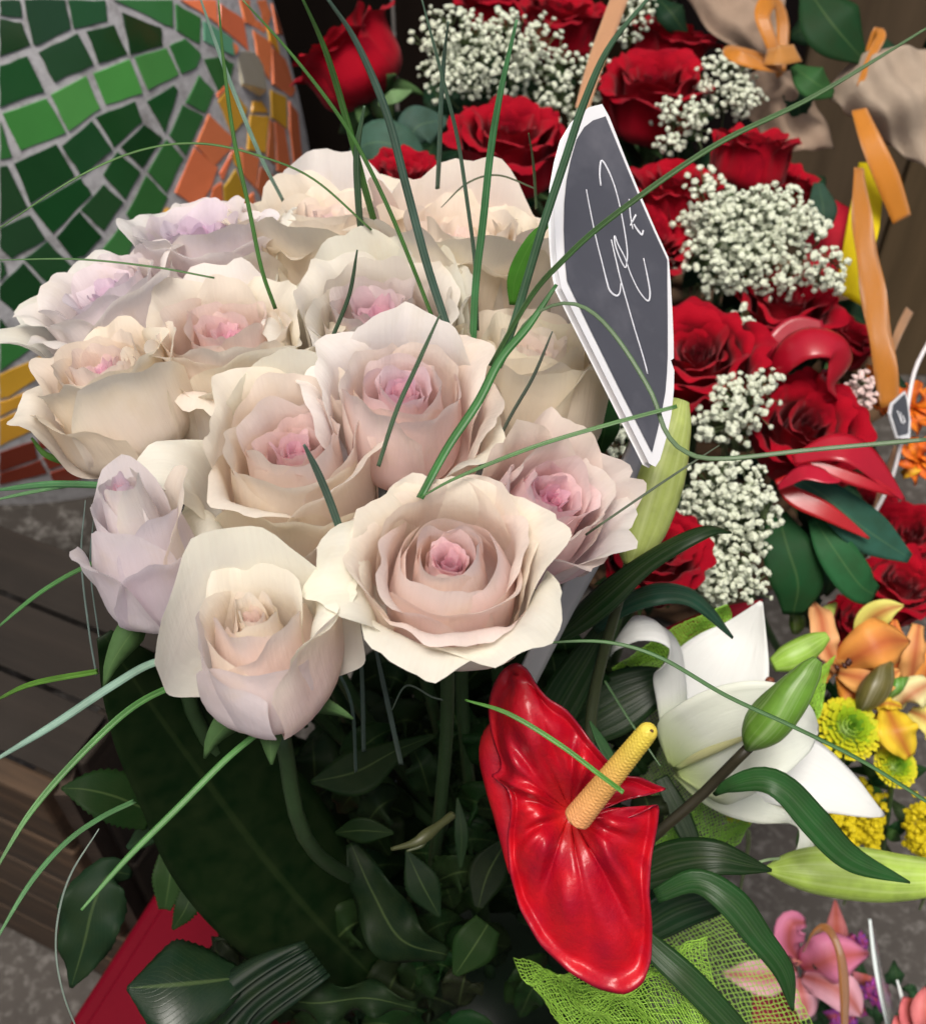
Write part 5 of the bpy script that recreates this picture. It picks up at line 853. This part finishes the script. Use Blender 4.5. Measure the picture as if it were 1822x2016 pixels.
flower('orange_lily', 'orange lily with dark anthers beside the white lily', 'lily', 1640, 1300, .70, [([(1650, 1320, .70), (1625, 1270, .69), (1615, 1215, .70), (1600, 1185, .72)], [12, 26, 24, 4], (.78, .42, .18, 0)), ([(1640, 1320, .70), (1700, 1285, .68), (1745, 1262, .68), (1790, 1262, .70)], [14, 44, 48, 4], OC), ([(1650, 1325, .695), (1700, 1335, .685), (1740, 1335, .685), (1770, 1320, .69)], [10, 34, 30, 4], (.80, .42, .12, 0)), ([(1650, 1330, .70), (1680, 1370, .69), (1710, 1400, .70)], [8, 26, 8], (.66, .26, .03, 0)), ([(1640, 1310, .71), (1610, 1330, .70), (1590, 1350, .71)], [8, 20, 4], OC)], M_COLOURPETAL, OC, throat=(.6, .3, .08), speckle=4)
flower('orange_lily', 'orange lily cut by the picture edge behind the yellow one', 'lily', 1790, 1330, .74, [([(1780, 1360, .74), (1765, 1290, .73), (1760, 1220, .74)], [12, 30, 5], (.78, .26, .05, 0)), ([(1790, 1360, .74), (1800, 1290, .725), (1808, 1230, .73)], [14, 28, 12], (.78, .40, .13, 0)), ([(1800, 1370, .74), (1835, 1310, .73), (1850, 1240, .74)], [14, 30, 10], OC)], M_COLOURPETAL, OC)
tag(ribbon('lily_petal', [(1700, 1260, .70), (1715, 1220, .695), (1745, 1200, .69), (1778, 1192, .69)], [22, 30, 24, 2], M_COLOURPETAL, None, (.72, .68, .16, 0), .0006, n=20, m=7), 'single pale yellow pointed petal above the orange lily', 'petal')
YL = (.80, .58, .03, .0)
flower('yellow_lily', 'yellow and cream lily blooms above the green button chrysanthemums', 'lily', 1770, 1390, .70, [([(1760, 1420, .70), (1740, 1380, .69), (1735, 1340, .70)], [12, 24, 6], YL), ([(1760, 1400, .70), (1790, 1370, .685), (1830, 1345, .69)], [14, 36, 20], (.80, .76, .38, 0)), ([(1745, 1395, .69), (1765, 1440, .675), (1790, 1490, .68)], [14, 40, 12], YL), ([(1735, 1400, .70), (1740, 1440, .69), (1765, 1485, .69)], [8, 26, 8], (.74, .48, .02, 0)), ([(1790, 1400, .70), (1830, 1420, .69), (1850, 1460, .70)], [12, 34, 14], (.78, .70, .2, 0)), ([(1720, 1395, .69), (1745, 1385, .685), (1775, 1392, .69)], [3, 12, 4], YL)], M_COLOURPETAL, YL)
bud('lily_bud', 'brown green bud between the orange lily and the yellow blooms', [(1690, 1400, .68), (1710, 1370, .675), (1735, 1335, .675), (1752, 1305, .68)], [8, 24, 28, 20, 6], (.14, .12, .03))
bud('lily_bud', 'tiny bright green bud under the edge orange lily', [(1745, 1375, .69), (1765, 1350, .685), (1785, 1335, .69)], [5, 13, 12, 4], (.12, .32, .04))
bud('lily_bud', 'yellow green bud tip above the orange lily', [(1605, 1235, .72), (1625, 1210, .715), (1645, 1188, .72)], [8, 16, 12, 3], (.40, .50, .08))
bud('lily_bud', 'dim green bud behind the white upright petal tip', [(1565, 1245, .74), (1568, 1220, .735), (1560, 1195, .74)], [8, 16, 14, 4], (.12, .22, .03))
def chrys(label, u, v, d, ru, seed):
    rnd = random.Random(seed); root = thing('button_chrysanthemum', label, 'chrysanthemum', P(u, v, d), 'button chrysanthemums'); A = nrm(V3(.1, .45, .85)); X = nrm(np.cross(UP, A)); Y = np.cross(A, X); R_ = px(ru, d)
    cols = [(.20, .42, .03), (.34, .50, .02), (.52, .55, .02), (.62, .56, .02)]; mbs = [MB() for _ in cols]
    for ring in range(9):
        t = ring / 8; m = 6 + ring * 4
        for j in range(m):
            a = j * 6.283 / m + ring * .4 + rnd.uniform(-.1, .1); rr = R_ * (.05 + .95 * t); hz = R_ * .75 * math.sqrt(max(0, 1 - t * t * .85)); c = P(u, v, d) + (X * math.cos(a) + Y * math.sin(a)) * rr + A * hz
            o_ = nrm((X * math.cos(a) + Y * math.sin(a)) * (t + .05) + A * (1.1 - t)); L = R_ * rnd.uniform(.2, .3)
            s_ = nrm(np.cross(o_, A + .01 * X)); hw = R_ * .085
            V = [c - o_ * L * .6 - s_ * hw * .6, c - o_ * L * .6 + s_ * hw * .6, c + o_ * L * .3 + s_ * hw, c + o_ * L * .3 - s_ * hw, c + o_ * L * .5 + A * .1 * L]
            mbs[min(3, int(t * 3.6 + rnd.uniform(-.3, .3)) if t > 0 else 0)].add(V, [[0, 1, 2, 3], [3, 2, 4]])
    for c_, m_ in zip(cols, mbs):
        if m_.n: o = m_.build('florets', M_FLORET, root, c_, smooth_=False); o['kind'] = 'stuff'
    V = [P(u, v, d) + A * (math.cos(e) * R_ * .62) + (X * math.cos(f) + Y * math.sin(f)) * R_ * .8 * math.sin(e) for e in np.linspace(.05, 2.4, 8) for f in np.linspace(0, 6.283, 17)[:-1]]
    mk('core', V, [[i * 16 + j, i * 16 + (j + 1) % 16, (i + 1) * 16 + (j + 1) % 16, (i + 1) * 16 + j] for i in range(7) for j in range(16)], M_STEM, root, None, (.22, .36, .02))
    tube('stem', [P(u, v, d + .005), P(u - 10, v + 90, d + .05), P(u - 30, v + 220, d + .12)], [.002, .002], M_STEM, root, (.06, .12, .03), n=8, sides=6)
chrys('larger green and yellow button chrysanthemum below the orange lily', 1662, 1440, .68, 58, 1)
chrys('smaller green and yellow button chrysanthemum below the yellow blooms', 1757, 1512, .69, 40, 2)
chrys('yellow button chrysanthemum partly hidden by the white lily edge', 1618, 1450, .70, 34, 3)
for i, (u, v, ru, rv, lab) in enumerate([(1700, 1600, 42, 60, 'yellow goldenrod plume below the smaller chrysanthemum'), (1660, 1620, 40, 40, 'yellow goldenrod tuft right of the white petal tip'), (1810, 1630, 28, 55, 'yellow goldenrod plume cut by the picture edge'), (1455, 1600, 22, 16, 'small yellow blossoms seen through the lime net')]):
    sprays('goldenrod', lab, 'goldenrod', [(u, v, ru, rv), (u + ru * .4, v + rv * .6, ru * .5, rv * .7)], .72, 190 if ru > 25 else 60, .0024, (.62, .50, .01), P(u, v + 160, .80), 'goldenrod plumes', seed=40 + i, depth=.02)
# filler leaves and stalks under the yellow flowers
for i in range(60):
    u, v = fr.uniform(1560, 1822), fr.uniform(1350, 1640); d = fr.uniform(.74, .80); a = fr.uniform(0, 6.28); L = fr.uniform(40, 100)
    leaf('thin_leaf', 'thin dark green leaf under the yellow and orange flowers', [(u, v, d), (u + L * .5 * math.cos(a), v + L * .5 * math.sin(a), d - .012), (u + L * math.cos(a), v + L * math.sin(a), d)], [2, fr.uniform(7, 18), 2], M_LEAF, (.02 * fr.uniform(.6, 2), .07 * fr.uniform(.6, 1.6), .02), group='thin leaves under the yellow flowers', n=10, m=3, fold=.2)
# bright orange blooms at the right edge
for i, (u, v, r, lab) in enumerate([(1800, 800, 46, 'ragged bright orange bloom behind the tiny slate tag'), (1810, 905, 42, 'orange bloom with a yellow lower petal under the tiny slate tag'), (1745, 790, 26, 'small orange bloom left of the tiny slate tag'), (1735, 735, 28, 'dull orange bloom in front of the brown wall')]):
    pet = []
    for j in range(9):
        a = j * .7 + i; pet.append(([(u, v, .80), (u + r * .6 * math.cos(a), v + r * .6 * math.sin(a), .785), (u + r * 1.1 * math.cos(a), v + r * 1.1 * math.sin(a), .795)], [6, r * .42, r * .2], (.80, .16 + .03 * (j % 3), .01, 0) if not (i == 1 and j == 2) else (.8, .45, .02, 0)))
    flower('orange_bloom', lab, 'flower', u, v, .80, pet, M_COLOURPETAL, OC)
tg = thing('slate_tag', 'tiny slate price tag clipped to a pale rod beside the orange blooms', 'price tag', P(1770, 860, .74))
def zt(x, y): return (1451.4 + x * .3142, 632.7 + y * .3142)
SNT = nrm(V3(.5, .1, .8)); T0 = P(1770, 820, .735)
def tagpoly(name, pl_, off, colr, mat):
    a = []
    for q in pl_:
        r = P(*zt(*q), 1.0) - CAM; a.append(CAM + r * (np.dot(T0 + SNT * off - CAM, SNT) / np.dot(r, SNT)))
    n = len(a); b = [p - SNT * .0015 for p in a]; mk(name, a + b, [list(range(n))[::-1]] + [list(range(n, 2 * n))] + [[i, i + n, (i + 1) % n + n, (i + 1) % n] for i in range(n)], mat, tg, None, colr, smooth_=False)
tagpoly('rim', [(1050, 435), (965, 510), (950, 575), (1000, 730), (1080, 735), (1085, 620), (1068, 500)], 0, (.62, .64, .66), M_PLASTIC); tagpoly('face', [(1048, 455), (980, 520), (970, 580), (1010, 715), (1068, 700), (1074, 610), (1060, 500)], .001, (.06, .065, .075), M_SLATE)
for st_ in ([(1000, 560), (1015, 600), (1030, 640), (1025, 610), (1020, 570)], [(1035, 590), (1045, 620), (1035, 640), (1050, 625)]):
    w3 = []
    for q in st_:
        r = P(*zt(*q), 1.0) - CAM; w3.append(CAM + r * (np.dot(T0 + SNT * .0018 - CAM, SNT) / np.dot(r, SNT)))
    V, Fc, uv = ribbon_mesh(w3, [.0004] * 3, hint=(.5, .1, .8), n=14, m=3); mk('chalk_stroke', V, Fc, M_CHALK, tg, uv, (.7, .72, .75), .0003)
tube('rod', PP([(1835, 660, .76), (1800, 730, .755), (1780, 830, .75), (1755, 940, .76), (1705, 1040, .78)]), [.0016] * 3, M_PLASTIC, tg, (.62, .60, .60), n=20, sides=6)
for i, (pts, hw) in enumerate([([(1790, 610, .88), (1770, 650, .86), (1755, 690, .86)], 9), ([(1765, 880, .86), (1740, 950, .85), (1715, 1030, .85)], 7), ([(1595, 1180, .74), (1605, 1220, .73), (1612, 1270, .72)], 8)]):
    rib('peach coloured raffia strip showing between flowers at the right', pts, [hw, hw, hw * .7], (.55, .30, .15), M_RIB)['group'] = 'raffia strips'

# ------------------------------------------------------------------ pink lily at the lower right
def zp(x, y, d): return (1377 + x * .2443, 1674.7 + y * .2443, d)
PK = (.72, .23, .38, .0); PKL = (.78, .42, .50, 0)
pk = [([zp(790, 880, .80), zp(720, 760, .785), zp(740, 600, .78), zp(850, 580, .79)], [10, 26, 30, 8], PK), ([zp(780, 900, .80), zp(650, 800, .785), zp(540, 720, .79), zp(500, 690, .80)], [10, 24, 18, 3], PKL), ([zp(780, 960, .80), zp(560, 1020, .775), zp(380, 1010, .77), zp(180, 990, .78)], [10, 30, 32, 3], PKL),
      ([zp(820, 950, .80), zp(950, 920, .775), zp(1100, 860, .77), zp(1360, 830, .78)], [12, 42, 46, 5], PK), ([zp(820, 1010, .80), zp(980, 1060, .78), zp(1180, 1170, .775), zp(1300, 1330, .785)], [10, 30, 34, 4], PKL), ([zp(800, 1020, .80), zp(820, 1150, .785), zp(850, 1270, .785), zp(830, 1370, .79)], [10, 24, 28, 6], PKL)]
flower('pink_lily', 'pink lily with brown anthers over the grey floor', 'lily', 1580, 1895, .80, pk, M_COLOURPETAL, PK, throat=(.62, .25, .2), speckle=9)
for (a, b, c_, lab) in [((1090, 420), (1090, 760), (.52, .16, .16), 'dusky pink pointed petal standing behind the pink lily'), ((1290, 1120), (1340, 1000), (.5, .15, .18), 'dusky pink petal tucked between lily and purple flower')]:
    tag(ribbon('petal', [zp(a[0], a[1] - 20, .86), zp((a[0] + b[0]) / 2 + 10, (a[1] + b[1]) / 2, .85), zp(b[0], b[1], .85)], [2, 18, 30], M_COLOURPETAL, None, (*c_, 0), .0006, n=16, m=7), lab, 'petal')
for i, (x, y, r, lab) in enumerate([(1400, 1150, 34, 'purple frilled carnation right of the pink lily'), (1180, 1330, 36, 'dark purple carnation under the pink lily'), (1280, 740, 22, 'purple carnation edge behind the pink lily petal')]):
    u, v, _ = zp(x, y, 0); rs = random.Random(i + 70); pet = []
    for j in range(22):
        a = rs.uniform(0, 6.28); q = rs.uniform(.35, 1.1); pet.append(([(u, v, .84), (u + r * .6 * q * math.cos(a), v + r * .6 * q * math.sin(a), .82), (u + r * q * math.cos(a), v + r * q * math.sin(a), .815 + .01 * q)], [3, r * .25, r * .35], (.36 * rs.uniform(.6, 1.3), .06, .34 * rs.uniform(.6, 1.3), 0)))
    flower('purple_carnation', lab, 'carnation', u, v, .83, pet, M_COLOURPETAL, (.3, .06, .3, 0))
hd = tag(ribbon('bent_strip', [zp(840, 800, .76), zp(900, 690, .74), zp(1000, 620, .735), (1640, 1845, .735), zp(1140, 880, .73), zp(1165, 1150, .73), zp(1165, 1420, .735), zp(1160, 1600, .74)], [6, 8, 8, 9, 13, 12, 10, 9], M_RIB, None, (.46, .18, .04), .0012, n=50, hint=(.5, .2, .8)), 'bent copper brown handle strip arching over the pink lily', 'handle')
gl = thing('clear_wrap', 'clear cellophane shard standing on edge beside the pink lily', 'cellophane', P(1730, 1990, .78))
k = NT('cellophane'); k.val(Base_Color=(.9, .93, .92, 1), Roughness=.08, Transmission_Weight=.9, IOR=1.3, Specular_IOR_Level=.6); M_CELLO = k.m
ribbon('sheet', [(1713, 1812, .76), (1728, 1890, .76), (1745, 1970, .76), (1770, 2060, .77)], [3, 14, 24, 30], M_CELLO, gl, None, .0006, n=24, hint=(.85, .1, .5))
ribbon('edge', [(1711, 1810, .757), (1720, 1890, .757), (1735, 1970, .757), (1758, 2060, .767)], [2.5, 3.5, 3.5, 4], M_PLASTIC, gl, (.66, .74, .72), .0012, n=20)
ribbon('edge', [(1765, 1930, .762), (1775, 1970, .762), (1780, 2030, .765)], [2, 4, 3], M_PLASTIC, gl, (.62, .68, .66), .0012, n=16)
flower('pink_rose', 'salmon pink bloom cut by the lower right picture corner', 'rose', 1815, 1995, .76, [([(1830, 2040, .76), (1795, 2000, .75), (1790, 1965, .755)], [16, 34, 14], (.66, .16, .17, 0)), ([(1840, 2040, .755), (1830, 1990, .74), (1835, 1950, .75)], [16, 40, 16], (.70, .20, .20, 0)), ([(1800, 2060, .755), (1775, 2030, .75), (1768, 2000, .755)], [12, 24, 8], (.62, .14, .15, 0))], M_COLOURPETAL, PK)
for i in range(40):
    u, v = fr.uniform(1480, 1822), fr.uniform(1940, 2060); d = fr.uniform(.86, .94); a = fr.uniform(0, 6.28); L = fr.uniform(30, 80)
    leaf('thin_leaf', 'dark thin leaf in the shade under the pink lily', [(u, v, d), (u + L * .5 * math.cos(a), v + L * .5 * math.sin(a), d - .01), (u + L * math.cos(a), v + L * math.sin(a), d)], [2, fr.uniform(8, 18), 2], M_LEAF, (.02, .06, .025), group='thin leaves under the pink lily', n=8, m=3)
